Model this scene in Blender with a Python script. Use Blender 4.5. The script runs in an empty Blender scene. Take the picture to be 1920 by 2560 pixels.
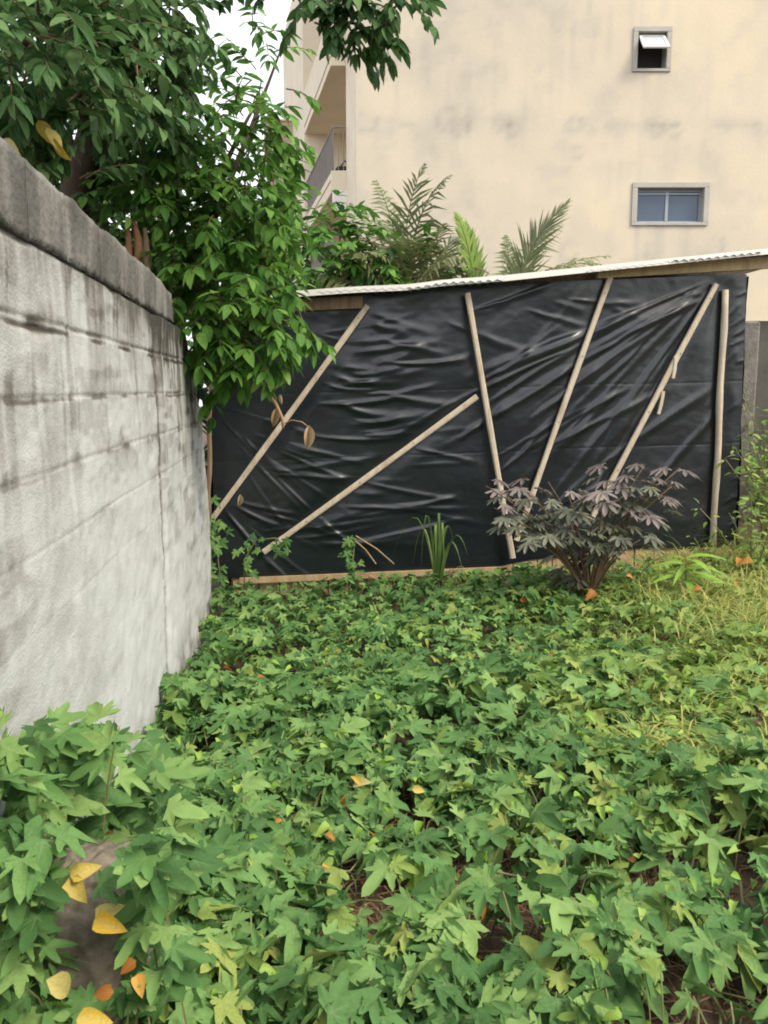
import bpy, math, random
import numpy as np
from mathutils import Vector, Matrix
random.seed(7); RNG = np.random.default_rng(7)
R = math.radians
SC = bpy.context.scene; COL = SC.collection

# ------------------------------------------------------------------ camera, sky, sun, exposure
F_PX, PITCH, CAM_H = 1950.0, math.atan(270 / 1950.0), 1.55      # photo pixels (1920 x 2560)
cam = bpy.data.cameras.new('camera'); cam_o = bpy.data.objects.new('camera', cam); COL.objects.link(cam_o)
cam.sensor_fit = 'VERTICAL'; cam.sensor_height = 36; cam.sensor_width = 27
cam.lens = F_PX / 2560 * 36; cam.clip_start = .05; cam.clip_end = 2000
cam_o.location = (0, 0, CAM_H); cam_o.rotation_euler = (math.pi / 2 - PITCH, 0, 0)
SC.camera = cam_o
SUN_EL, SUN_AZ = 46, 122          # azimuth clockwise from +Y
w = bpy.data.worlds.new('World'); SC.world = w; w.use_nodes = True
nt = w.node_tree; bg = nt.nodes['Background']
sky = nt.nodes.new('ShaderNodeTexSky'); sky.sky_type = 'NISHITA'; sky.sun_disc = False
sky.sun_elevation = R(SUN_EL); sky.sun_rotation = R(SUN_AZ)
sky.air_density = 1.0; sky.dust_density = 6.0; sky.ozone_density = 1.0
veil = nt.nodes.new('ShaderNodeMixRGB'); veil.inputs[0].default_value = .8; veil.inputs[2].default_value = (6.7, 6.75, 6.9, 1)   # even white cloud cover over the sky
nt.links.new(sky.outputs[0], veil.inputs[1]); nt.links.new(veil.outputs[0], bg.inputs[0]); bg.inputs[1].default_value = .125
sl = bpy.data.lights.new('sun', 'SUN'); sl.energy = 1.5; sl.angle = R(18); sl.color = (1, .89, .70)
so = bpy.data.objects.new('sun', sl); COL.objects.link(so)
e, a = R(SUN_EL), R(SUN_AZ)
so.rotation_euler = Vector((math.sin(a) * math.cos(e), math.cos(a) * math.cos(e), math.sin(e))).to_track_quat('Z', 'Y').to_euler()
so.location = (6, -6, 12)
SC.view_settings.view_transform = 'Standard'; SC.view_settings.look = 'None'
SC.view_settings.gamma = 1; SC.view_settings.use_curve_mapping = False
SC.view_settings.exposure = 1.1
SC.cycles.filter_width = 1.9
SC.cycles.max_bounces = 7; SC.cycles.transmission_bounces = 4; SC.cycles.transparent_max_bounces = 4

# ------------------------------------------------------------------ geometry helpers
CP, SP = math.cos(PITCH), math.sin(PITCH)
def ray(u, v):
    xc, yc = (u - 960) / F_PX, -(v - 1280) / F_PX
    return np.array([xc, yc * SP + CP, yc * CP - SP])
def at(u, v, Y):
    d = ray(u, v); p = d * (Y / d[1]); return np.array([p[0], p[1], p[2] + CAM_H])
def proj(P):
    P = np.atleast_2d(P).astype(float); x, y, z = P[:, 0], P[:, 1], P[:, 2] - CAM_H
    dep = np.maximum(y * CP - z * SP, 1e-3); up = y * SP + z * CP
    return np.stack([960 + F_PX * x / dep, 1280 - F_PX * up / dep, dep], 1)
def on_plane(u, v, n, d):
    r = ray(u, v); n = np.array(n); t = (d - n[2] * CAM_H) / (r @ n); return r * t + np.array([0, 0, CAM_H])
WK, WX = .121, -.66                                   # boundary wall face: x = WX - WK*y
def on_wall(u, v): return on_plane(u, v, (1, WK, 0), WX)
SL = np.array([-1.488, 6.75, 0.]); SD = np.array([.9927, .121, 0.]); SN = np.array([.121, -.9927, 0.])   # shack front
def on_shack(u, v):                                   # -> (s, z)
    p = on_plane(u, v, SN, SN @ SL); return np.array([(p - SL) @ SD, p[2]])
def shk(s, out, z): return SL + SD * s + SN * out + np.array([0, 0, z])

def hsh(ix, iy, s): 
    n = (ix.astype(np.int64) * 374761393 + iy.astype(np.int64) * 668265263 + s * 974634777) & 0x7fffffff
    n = ((n ^ (n >> 13)) * 1274126177) & 0x7fffffff
    return ((n ^ (n >> 16)) & 0xffff) / 65535.0
def vn(x, y, s=0):
    x = np.asarray(x, float); y = np.asarray(y, float)
    ix, iy = np.floor(x), np.floor(y); fx, fy = x - ix, y - iy
    fx = fx * fx * (3 - 2 * fx); fy = fy * fy * (3 - 2 * fy); ix = ix.astype(int); iy = iy.astype(int)
    return (hsh(ix, iy, s) * (1 - fx) + hsh(ix + 1, iy, s) * fx) * (1 - fy) + (hsh(ix, iy + 1, s) * (1 - fx) + hsh(ix + 1, iy + 1, s) * fx) * fy
def fbm(x, y, s=0, o=4):
    r, a, t = 0, 1, 0
    for i in range(o):
        r = r + a * vn(np.asarray(x) * 2 ** i, np.asarray(y) * 2 ** i, s + i * 17); t += a; a *= .5
    return r / t
def sstep(a, b, x): t = np.clip((np.asarray(x, float) - a) / (b - a), 0, 1); return t * t * (3 - 2 * t)

def link(o, parent=None):
    COL.objects.link(o)
    if parent is not None: o.parent = parent
    return o
def tag(o, label=None, cat=None, group=None, kind=None):
    for k, v in (('label', label), ('category', cat), ('group', group), ('kind', kind)):
        if v: o[k] = v
    return o
def empty(name, loc, label, cat, group=None, kind=None):
    o = bpy.data.objects.new(name, None); o.empty_display_size = .1; o.location = loc
    link(o); return tag(o, label, cat, group, kind)
def mesh_np(name, V, Fc, mat, parent=None, smooth=False, attrs=None):
    me = bpy.data.meshes.new(name); V = np.asarray(V, float)
    if parent is not None: V = V - np.array(parent.matrix_basis.translation if parent.parent is None else parent.matrix_basis.translation + parent.parent.matrix_basis.translation)
    if isinstance(Fc, np.ndarray):
        n, k = Fc.shape
        me.vertices.add(len(V)); me.vertices.foreach_set('co', V.astype(np.float32).ravel())
        me.loops.add(n * k); me.loops.foreach_set('vertex_index', Fc.astype(np.int32).ravel())
        me.polygons.add(n); me.polygons.foreach_set('loop_start', np.arange(0, n * k, k, dtype=np.int32))
        me.update(calc_edges=True)
    else: me.from_pydata([tuple(v) for v in V], [], Fc)
    for an, av in (attrs or {}).items():
        at_ = me.attributes.new(an, 'FLOAT', 'POINT'); at_.data.foreach_set('value', np.asarray(av, np.float32).ravel())
    me.polygons.foreach_set('use_smooth', [smooth] * len(me.polygons)); me.validate(); me.update()
    if mat: me.materials.append(mat)
    return link(bpy.data.objects.new(name, me), parent)

class MB:
    def __init__(s): s.v = []; s.f = []
    def add(s, V, Fc):
        b = len(s.v); s.v += [tuple(map(float, q)) for q in V]; s.f += [tuple(i + b for i in f) for f in Fc]; return s
    def hexa(s, c):                                    # 8 corners, bottom ring then top ring
        return s.add(c, [(3, 2, 1, 0), (4, 5, 6, 7), (0, 1, 5, 4), (1, 2, 6, 5), (2, 3, 7, 6), (3, 0, 4, 7)])
    def box(s, x0, x1, y0, y1, z0, z1, bev=0):
        if bev:
            b = bev; R1 = [(x0 + b, y0), (x1 - b, y0), (x1, y0 + b), (x1, y1 - b), (x1 - b, y1), (x0 + b, y1), (x0, y1 - b), (x0, y0 + b)]
            cx, cy = (x0 + x1) / 2, (y0 + y1) / 2
            k = lambda p, z: (p[0] + (b if p[0] < cx else -b), p[1] + (b if p[1] < cy else -b), z)
            V = [k(p, z0) for p in R1] + [(*p, z0 + b) for p in R1] + [(*p, z1 - b) for p in R1] + [k(p, z1) for p in R1]
            Fc = [tuple(range(7, -1, -1)), tuple(range(24, 32))]
            for r in range(3):
                for i in range(8): j = (i + 1) % 8; Fc.append((r * 8 + i, r * 8 + j, r * 8 + 8 + j, r * 8 + 8 + i))
            return s.add(V, Fc)
        return s.hexa([(x0, y0, z0), (x1, y0, z0), (x1, y1, z0), (x0, y1, z0), (x0, y0, z1), (x1, y0, z1), (x1, y1, z1), (x0, y1, z1)])
    def tube(s, pts, rad, n=6):
        P = [np.array(p, float) for p in pts]
        if not hasattr(rad, '__len__'): rad = [rad] * len(P)
        V = []; Fc = []; prev = None
        for i, p in enumerate(P):
            t = P[min(i + 1, len(P) - 1)] - P[max(i - 1, 0)]; t = t / (np.linalg.norm(t) + 1e-9)
            r = prev if prev is not None else (np.array([0, 0, 1.]) if abs(t[2]) < .9 else np.array([1., 0, 0]))
            x = r - t * (r @ t); x /= np.linalg.norm(x) + 1e-9; prev = x; y = np.cross(t, x)
            for k in range(n): q = 2 * math.pi * k / n; V.append(p + rad[i] * (math.cos(q) * x + math.sin(q) * y))
        for i in range(len(P) - 1):
            for k in range(n): k2 = (k + 1) % n; Fc.append((i * n + k, i * n + k2, i * n + n + k2, i * n + n + k))
        Fc.append(tuple(range(n - 1, -1, -1))); m = (len(P) - 1) * n; Fc.append(tuple(range(m, m + n)))
        return s.add(V, Fc)
    def beam(s, a, b, wx, wy, side, norm):             # square bar from a to b
        a, b, side, norm = map(lambda q: np.array(q, float), (a, b, side, norm))
        c = []
        for p in (a, b):
            for i, j in ((-1, -1), (1, -1), (1, 1), (-1, 1)): c.append(p + side * i * wx / 2 + norm * j * wy / 2)
        return s.hexa(c)
    def build(s, name, mat, parent=None, smooth=False): return mesh_np(name, np.array(s.v), s.f, mat, parent, smooth)

# ------------------------------------------------------------------ materials
def mat(name, base, rough=.7, base2=None, scale=6, bump=0, bscale=40, stretch=(1, 1, 1), spec=.5, metal=0, detail=6, dark=None, dscale=2, damt=.5):
    m = bpy.data.materials.new(name); m.use_nodes = True; N = m.node_tree.nodes; L = m.node_tree.links; p = N['Principled BSDF']
    p.inputs['Roughness'].default_value = rough; p.inputs['Specular IOR Level'].default_value = spec; p.inputs['Metallic'].default_value = metal
    tc = N.new('ShaderNodeTexCoord'); mp = N.new('ShaderNodeMapping'); mp.inputs['Scale'].default_value = stretch; L.new(tc.outputs['Object'], mp.inputs[0])
    out = None
    if base2:
        n = N.new('ShaderNodeTexNoise'); n.inputs['Scale'].default_value = scale; n.inputs['Detail'].default_value = detail; n.inputs['Roughness'].default_value = .65; L.new(mp.outputs[0], n.inputs[0])
        r = N.new('ShaderNodeValToRGB'); r.color_ramp.elements[0].position = .32; r.color_ramp.elements[1].position = .68
        r.color_ramp.elements[0].color = (*base, 1); r.color_ramp.elements[1].color = (*base2, 1); L.new(n.outputs[0], r.inputs[0]); out = r.outputs[0]
        if dark:
            n2 = N.new('ShaderNodeTexNoise'); n2.inputs['Scale'].default_value = dscale; n2.inputs['Detail'].default_value = 8; n2.inputs['Roughness'].default_value = .7; L.new(mp.outputs[0], n2.inputs[0])
            r2 = N.new('ShaderNodeValToRGB'); r2.color_ramp.elements[0].position = .5; r2.color_ramp.elements[1].position = .72; r2.color_ramp.elements[1].color = (damt,) * 3 + (1,); L.new(n2.outputs[0], r2.inputs[0])
            mx = N.new('ShaderNodeMixRGB'); L.new(r2.outputs[0], mx.inputs[0]); L.new(out, mx.inputs[1]); mx.inputs[2].default_value = (*dark, 1); out = mx.outputs[0]
        L.new(out, p.inputs['Base Color'])
    else: p.inputs['Base Color'].default_value = (*base, 1)
    if bump:
        n = N.new('ShaderNodeTexNoise'); n.inputs['Scale'].default_value = bscale; n.inputs['Detail'].default_value = 6; L.new(mp.outputs[0], n.inputs[0])
        b = N.new('ShaderNodeBump'); b.inputs['Strength'].default_value = bump; b.inputs['Distance'].default_value = .01; L.new(n.outputs[0], b.inputs['Height']); L.new(b.outputs[0], p.inputs['Normal'])
    return m
def stain_tone_mat(name, cols, rough=.85, bump=.4, bscale=60, grain=26):
    """colour from the mesh's own wear and tone map 'stain' (dirt, lichen, drips; on the facade also painted glow): ramp over cols, broken up by grain"""
    m = bpy.data.materials.new(name); m.use_nodes = True; N = m.node_tree.nodes; L = m.node_tree.links; p = N['Principled BSDF']; p.inputs['Roughness'].default_value = rough
    p.inputs['Specular IOR Level'].default_value = .25
    A = N.new('ShaderNodeAttribute'); A.attribute_name = 'stain_and_glow'
    tc = N.new('ShaderNodeTexCoord'); n = N.new('ShaderNodeTexNoise'); n.inputs['Scale'].default_value = grain; n.inputs['Detail'].default_value = 8; n.inputs['Roughness'].default_value = .7; L.new(tc.outputs['Object'], n.inputs[0])
    ma = N.new('ShaderNodeMath'); ma.operation = 'MULTIPLY_ADD'; L.new(n.outputs[0], ma.inputs[0]); ma.inputs[1].default_value = .2; ma.inputs[2].default_value = -.10
    ad = N.new('ShaderNodeMath'); ad.operation = 'ADD'; L.new(A.outputs['Fac'], ad.inputs[0]); L.new(ma.outputs[0], ad.inputs[1])
    r = N.new('ShaderNodeValToRGB'); cr = r.color_ramp
    while len(cr.elements) < len(cols): cr.elements.new(.5)
    for e_, (q, c) in zip(cr.elements, cols): e_.position = q; e_.color = (*c, 1)
    L.new(ad.outputs[0], r.inputs[0]); L.new(r.outputs[0], p.inputs['Base Color'])
    nb = N.new('ShaderNodeTexNoise'); nb.inputs['Scale'].default_value = bscale; nb.inputs['Detail'].default_value = 8; L.new(tc.outputs['Object'], nb.inputs[0])
    b = N.new('ShaderNodeBump'); b.inputs['Strength'].default_value = bump; b.inputs['Distance'].default_value = .012; L.new(nb.outputs[0], b.inputs['Height']); L.new(b.outputs[0], p.inputs['Normal'])
    return m
def leaf_mat(name, c0, c1, c2, vein, trans=.3, rough=.45, spec=.4):
    m = bpy.data.materials.new(name); m.use_nodes = True; N = m.node_tree.nodes; L = m.node_tree.links; p = N['Principled BSDF']
    p.inputs['Roughness'].default_value = rough; p.inputs['Specular IOR Level'].default_value = spec
    A = N.new('ShaderNodeAttribute'); A.attribute_name = 'tint'; oi = N.new('ShaderNodeObjectInfo')
    ad = N.new('ShaderNodeMath'); ad.operation = 'ADD'; L.new(A.outputs['Fac'], ad.inputs[0]); L.new(oi.outputs['Random'], ad.inputs[1])
    fr = N.new('ShaderNodeMath'); fr.operation = 'FRACT'; L.new(ad.outputs[0], fr.inputs[0])
    r = N.new('ShaderNodeValToRGB'); r.color_ramp.elements.new(.5)
    for e_, q, c in zip(r.color_ramp.elements, (0, .55, 1), (c0, c1, c2)): e_.position = q; e_.color = (*c, 1)
    L.new(fr.outputs[0], r.inputs[0])
    V = N.new('ShaderNodeAttribute'); V.attribute_name = 'vein'
    rv = N.new('ShaderNodeValToRGB'); rv.color_ramp.elements[0].position = .82; rv.color_ramp.elements[1].position = 1.0; rv.color_ramp.elements[1].color = (.55,) * 3 + (1,); L.new(V.outputs['Fac'], rv.inputs[0])
    mx = N.new('ShaderNodeMixRGB'); L.new(rv.outputs[0], mx.inputs[0]); L.new(r.outputs[0], mx.inputs[1]); mx.inputs[2].default_value = (*vein, 1)
    tc = N.new('ShaderNodeTexCoord'); n = N.new('ShaderNodeTexNoise'); n.inputs['Scale'].default_value = 14; n.inputs['Detail'].default_value = 4; L.new(tc.outputs['Object'], n.inputs[0])
    hs = N.new('ShaderNodeHueSaturation'); L.new(mx.outputs[0], hs.inputs['Color'])
    mr = N.new('ShaderNodeMapRange'); mr.inputs['To Min'].default_value = .65; mr.inputs['To Max'].default_value = 1.35; L.new(n.outputs[0], mr.inputs[0]); L.new(mr.outputs[0], hs.inputs['Value'])
    ns = N.new('ShaderNodeTexNoise'); ns.inputs['Scale'].default_value = 55; ns.inputs['Detail'].default_value = 3; L.new(tc.outputs['Object'], ns.inputs[0])
    rs = N.new('ShaderNodeValToRGB'); rs.color_ramp.elements[0].position = .68; rs.color_ramp.elements[1].position = .76; rs.color_ramp.elements[1].color = (.7,) * 3 + (1,); L.new(ns.outputs[0], rs.inputs[0])
    sp = N.new('ShaderNodeMixRGB'); L.new(rs.outputs[0], sp.inputs[0]); L.new(hs.outputs[0], sp.inputs[1]); sp.inputs[2].default_value = (*[q * .5 + .06 for q in c2[:2]], c2[2] * .4, 1); hs = sp
    L.new(hs.outputs[0], p.inputs['Base Color'])
    t = N.new('ShaderNodeBsdfTranslucent'); L.new(hs.outputs[0], t.inputs[0]); ms = N.new('ShaderNodeMixShader'); ms.inputs[0].default_value = trans
    o = N['Material Output']; L.new(p.outputs[0], ms.inputs[1]); L.new(t.outputs[0], ms.inputs[2]); L.new(ms.outputs[0], o.inputs[0])
    return m
M = dict(
    vine=leaf_mat('vine_leaf', (.055, .135, .04), (.12, .25, .075), (.235, .37, .115), (.22, .31, .15), .25, .62, .2),
    yellow=leaf_mat('yellow_leaf', (.52, .34, .03), (.55, .43, .10), (.5, .46, .18), (.5, .4, .15), .25, .6),
    orange=leaf_mat('orange_leaf', (.35, .13, .02), (.5, .22, .03), (.55, .3, .05), (.4, .2, .1), .2, .6),
    lime=leaf_mat('lime_leaf', (.17, .33, .035), (.25, .43, .06), (.35, .5, .1), (.3, .45, .12), .3, .5),
    dark=leaf_mat('dark_tree_leaf', (.04, .105, .034), (.08, .175, .055), (.15, .26, .095), (.16, .25, .1), .32, .6, .2),
    mid=leaf_mat('mid_tree_leaf', (.045, .135, .022), (.095, .235, .038), (.20, .37, .07), (.16, .28, .07), .33, .58, .22),
    purple=leaf_mat('purple_leaf', (.13, .108, .10), (.19, .16, .15), (.26, .22, .20), (.24, .2, .19), .15, .55),
    greyg=leaf_mat('dusky_leaf', (.11, .12, .085), (.15, .165, .115), (.20, .215, .155), (.18, .19, .13), .2, .55),
    palm=leaf_mat('palm_leaf', (.09, .11, .04), (.15, .18, .07), (.24, .26, .12), (.2, .2, .1), .25, .5),
    palmg=leaf_mat('green_palm_leaf', (.08, .15, .02), (.13, .22, .03), (.2, .3, .05), (.2, .3, .1), .3, .5),
    grass=leaf_mat('dry_grass', (.20, .29, .055), (.38, .41, .10), (.56, .51, .18), (.4, .35, .15), .25, .6),
    ggrass=leaf_mat('green_grass', (.07, .14, .03), (.12, .2, .05), (.2, .26, .08), (.2, .25, .1), .25, .5),
    weed=leaf_mat('weed_leaf', (.115, .205, .045), (.20, .31, .07), (.33, .40, .11), (.3, .36, .13), .3, .6, .2),
    dead=leaf_mat('dead_leaf', (.36, .24, .13), (.5, .35, .2), (.58, .44, .28), (.3, .2, .1), .2, .7),
    straw=leaf_mat('straw', (.12, .075, .04), (.22, .14, .075), (.34, .24, .13), (.3, .2, .1), .05, .8),
    stem=mat('stem', (.14, .17, .06), .7, (.18, .15, .07), 8), bark=mat('bark', (.05, .035, .024), .9, (.11, .075, .05), 12, .8, 30, (1, 1, .25)),
    twig=mat('twig', (.1, .06, .035), .85, (.17, .11, .06), 20), deadtwig=mat('dead_twig', (.3, .19, .1), .85, (.42, .29, .17), 20),
    soil=mat('soil', (.045, .03, .02), .95, (.11, .07, .045), 9, .9, 30, dark=(.16, .11, .07), dscale=25, damt=.6),
    tarp=mat('black_tarp', (.006, .010, .014), .28, (.010, .014, .018), 3, .06, 60, spec=.72),
    bamboo=mat('batten_wood', (.44, .36, .27), .7, (.60, .52, .41), 5, .3, 60, (3, 3, .6), dark=(.2, .13, .08), dscale=3, damt=.5),
    oldwood=mat('old_wood', (.16, .10, .06), .85, (.28, .19, .12), 6, .5, 50, (4, 4, .7)),
    plank=mat('base_plank', (.36, .25, .13), .8, (.50, .38, .22), 5, .3, 60, (4, 4, .6), dark=(.22, .15, .08), dscale=4, damt=.6),
    zinc=mat('zinc_sheet', (.55, .56, .57), .42, (.68, .69, .70), 3, .1, 20, metal=.55, dark=(.33, .30, .27), dscale=4, damt=.5),
    glass=mat('blue_glass', (.05, .085, .13), .12, (.065, .10, .15), .8, spec=.6), glassd=mat('dark_glass', (.02, .022, .025), .1), frost=mat('frosted_pane', (.42, .47, .5), .25, (.5, .54, .56), 2),
    alu=mat('aluminium_frame', (.25, .29, .34), .4, (.3, .34, .38), 3, metal=.3), white=mat('white_paint_and_sheen', (.72, .70, .66), .6, (.8, .78, .74), 2), inner=mat('dark_room', (.03, .027, .024), .9),
    render=mat('grey_mortar', (.36, .35, .32), .9, (.46, .44, .4), 3, .3, 40), steel=mat('painted_steel', (.20, .18, .17), .6, (.28, .25, .23), 4),
    side=mat('pale_plaster', (.72, .63, .48), .85, (.80, .72, .57), 1.2, .2, 30), rubble=mat('rough_concrete', (.115, .095, .068), .95, (.23, .195, .15), 22, 1, 25, dark=(.05, .045, .03), dscale=9, damt=.85),
    mortar=mat('pale_mortar', (.13, .122, .11), .95, (.25, .235, .21), 9, .7, 40), rust=mat('rusty_iron', (.16, .07, .035), .9, (.27, .14, .08), 14, .5, 40),
)
bw = mat('hollow_block', (.46, .39, .29), .9)
_N = bw.node_tree.nodes; _b = _N.new('ShaderNodeTexBrick'); _b.inputs['Scale'].default_value = 1; _b.inputs['Brick Width'].default_value = .42; _b.inputs['Row Height'].default_value = .21; _b.inputs['Mortar Size'].default_value = .014
_b.inputs['Color1'].default_value = (.48, .40, .30, 1); _b.inputs['Color2'].default_value = (.42, .35, .26, 1); _b.inputs['Mortar'].default_value = (.33, .29, .24, 1)
_tc = _N.new('ShaderNodeTexCoord'); _mp = _N.new('ShaderNodeMapping'); _mp.inputs['Rotation'].default_value = (R(90), 0, 0); bw.node_tree.links.new(_tc.outputs['Object'], _mp.inputs[0]); bw.node_tree.links.new(_mp.outputs[0], _b.inputs[0]); bw.node_tree.links.new(_b.outputs[0], _N['Principled BSDF'].inputs['Base Color'])

# ------------------------------------------------------------------ leaves
def ovate(wid=.42, segs=5, fold=.12, droop=.18, peak=.42):
    V = [(0, 0, 0)]; vein = [1]; Fc = []
    ys = np.linspace(0, 1, segs + 1)
    rows = []
    for y in ys[1:-1]:
        h = wid / 2 * (math.sin(math.pi * y ** (math.log(.5) / math.log(peak)))) ** .8
        z = -droop * y * y; i = len(V); V += [(-h, y, z + fold * h * 2), (0, y, z), (h, y, z + fold * h * 2)]; vein += [0, 1, 0]; rows.append(i)
    i = len(V); V.append((0, 1, -droop)); vein.append(1)
    f = rows[0]; Fc += [(0, f + 1, f), (0, f + 2, f + 1)]
    for a_, b_ in zip(rows, rows[1:]): Fc += [(a_, a_ + 1, b_ + 1), (a_, b_ + 1, b_), (a_ + 1, a_ + 2, b_ + 2), (a_ + 1, b_ + 2, b_ + 1)]
    l = rows[-1]; Fc += [(l, l + 1, i), (l + 1, l + 2, i)]
    return np.array(V, float), np.array(Fc), np.array(vein, float)
def lobed(lobes, valley, wid, cup=.10, droop=.22, wav=.05, seed=0, base=.12):
    """palmate leaf: lobes = [(angle, length)], right to left"""
    rg = random.Random(seed); c = (0, .16, 0); V = [c]; vein = [1]; out = []
    def pt(a_, r): x, y = math.sin(R(a_)) * r, math.cos(R(a_)) * r; q = math.hypot(x, y); return (x, y + .16, cup * q * 1.2 - droop * q * q * 1.6 + rg.uniform(-wav, wav) * q)
    for k, (a_, l) in enumerate(lobes):
        jw = wid * rg.uniform(.9, 1.1); l = l * rg.uniform(.93, 1.07)
        if k == 0: out.append((pt(a_ - jw * 1.1, l * .36 + valley * .2), .0))
        out.append((pt(a_ - jw * .78, l * .58), .0)); out.append((pt(a_ - jw * .36, l * .84), .2)); tp_ = pt(a_, l); out.append(((tp_[0], tp_[1], tp_[2] + .03 * l), .7)); out.append((pt(a_ + jw * .36, l * .84), .2)); out.append((pt(a_ + jw * .78, l * .58), .0))
        nx = lobes[k + 1][0] if k + 1 < len(lobes) else a_ + wid * 2.2; va = (a_ + nx) / 2; v3 = pt(va, valley * (.86 if abs(va) > 80 else 1) * .8); out.append(((v3[0], v3[1], v3[2] + .05), .0))
    out.append(((0, .10, 0), .8))
    for q, v_ in out: V.append(q); vein.append(v_)
    n = len(out); Fc = [(0, 1 + (i + 1) % n, 1 + i) for i in range(n)]
    return np.array(V, float), np.array(Fc), np.array(vein, float)
T_VINE = [lobed([(-102, .42), (-50, .70), (0, 1.0), (50, .70), (102, .42)], .50, 21, seed=1),
          lobed([(-108, .44), (-54, .66), (0, .96), (54, .68), (108, .44)], .42, 20, seed=2, droop=.34, wav=.09),
          lobed([(-92, .50), (-44, .62), (0, .92), (44, .60), (92, .50)], .66, 22, seed=3, droop=.16, wav=.08),
          lobed([(-104, .40), (-48, .60), (0, 1.02), (48, .64), (104, .40)], .46, 20, seed=4, cup=.24, droop=.4, wav=.09),
          lobed([(-70, .55), (0, .98), (70, .55)], .60, 30, seed=5, cup=.05, droop=.3, wav=.09), lobed([(-98, .46), (-46, .74), (0, .9), (46, .70), (98, .42)], .56, 22, seed=6, cup=.3, droop=.2, wav=.1)]
T_CASS = [lobed([(-120, .55), (-78, .82), (-38, .95), (0, 1.0), (38, .95), (78, .82), (120, .55)], .34, 18, seed=s_, droop=.26) for s_ in (5, 6)]
T_OV = [ovate(.42, 5, .12, .15), ovate(.46, 5, .05, .28), ovate(.38, 5, .2, .1), ovate(.48, 5, .1, .4)]
T_LANCE = [ovate(.2, 6, .1, .5), ovate(.17, 6, .15, .75)]
T_HEART = [ovate(.66, 6, .35, .35, .3), ovate(.6, 6, .5, .5, .33)]
T_DEAD = [ovate(.42, 6, 1.1, .3), ovate(.36, 6, -.9, .6)]
def leaf_mesh(tpl, m, key):
    V, Fc, vein = tpl; me = bpy.data.meshes.new(key); me.from_pydata([tuple(v) for v in V], [], [tuple(map(int, f)) for f in Fc])
    a_ = me.attributes.new('vein', 'FLOAT', 'POINT'); a_.data.foreach_set('value', vein.astype(np.float32)); me.polygons.foreach_set('use_smooth', [True] * len(me.polygons)); me.materials.append(m); me.update(); return me
def basis(t, n):
    t = np.array(t, float); t /= np.linalg.norm(t) + 1e-9; n = np.array(n, float); n = n - t * (n @ t)
    if np.linalg.norm(n) < 1e-3: n = np.array([1., 0, 0]) - t * t[0]
    n /= np.linalg.norm(n); return np.stack([np.cross(t, n), t, n], 1)          # columns: across, along, normal
class Leaves:
    """collects leaves; the ones showing largest become objects, the rest one joined stuff mesh"""
    def __init__(s): s.P = []; s.B = []; s.S = []; s.T = []
    def add(s, p, t, n, size, tpl=0): s.P.append(np.array(p, float)); s.B.append(basis(t, n)); s.S.append(size); s.T.append(tpl)
    def emit(s, parent, tpls, m, name, rest, nmax=300, cell=26):
        if not s.P: return
        P = np.array(s.P); S = np.array(s.S); n = len(P); q = proj(P); px = S / q[:, 2] * F_PX
        inside = (q[:, 0] > -20) & (q[:, 0] < 1940) & (q[:, 1] > -20) & (q[:, 1] < 2580) & (P[:, 1] > .3)
        order = np.argsort(q[:, 2]); cells = {}; first = []; later = []
        for i in order:
            if not inside[i]: continue
            rk = max(cell, px[i] * .45); k = (int(q[i, 0] // rk), int(q[i, 1] // rk), int(math.log2(rk) * 2))
            c = cells.get(k, 0); cells[k] = c + 1; (first if c == 0 else later).append(i)
        first.sort(key=lambda i: -px[i]); later.sort(key=lambda i: -px[i])
        sel = (first + later)[:nmax]; selset = set(sel)
        me = [leaf_mesh(t, m, name) for t in tpls]; ploc = np.array(parent.matrix_basis.translation)
        if parent.parent is not None: ploc = ploc + np.array(parent.parent.matrix_basis.translation)
        for i in sel:
            o = bpy.data.objects.new(name, me[s.T[i] % len(tpls)]); B = s.B[i] * S[i]
            mt = Matrix.Identity(4)
            for r in range(3):
                for c in range(3): mt[r][c] = B[r, c]
                mt[r][3] = P[i][r] - ploc[r]
            o.matrix_basis = mt; link(o, parent)
        idx = [i for i in range(n) if i not in selset]
        if idx:
            VV = []; FF = []; tt = []; vv = []; b = 0
            for k, (V, Fc, vein) in enumerate(tpls):
                ii = [i for i in idx if s.T[i] % len(tpls) == k]
                if not ii: continue
                B = np.array([s.B[i] * S[i] for i in ii]); X = np.einsum('nij,kj->nki', B, V) + P[ii][:, None, :]
                VV.append(X.reshape(-1, 3)); FF.append((Fc[None] + (np.arange(len(ii)) * len(V))[:, None, None]).reshape(-1, 3) + b)
                tt.append(np.repeat(RNG.random(len(ii)), len(V))); vv.append(np.tile(vein, len(ii))); b += len(ii) * len(V)
            o = mesh_np(rest, np.concatenate(VV), np.concatenate(FF), m, parent, True, dict(tint=np.concatenate(tt), vein=np.concatenate(vv))); o['kind'] = 'stuff'
def rvec(): v = RNG.normal(size=3); return v / np.linalg.norm(v)
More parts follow.
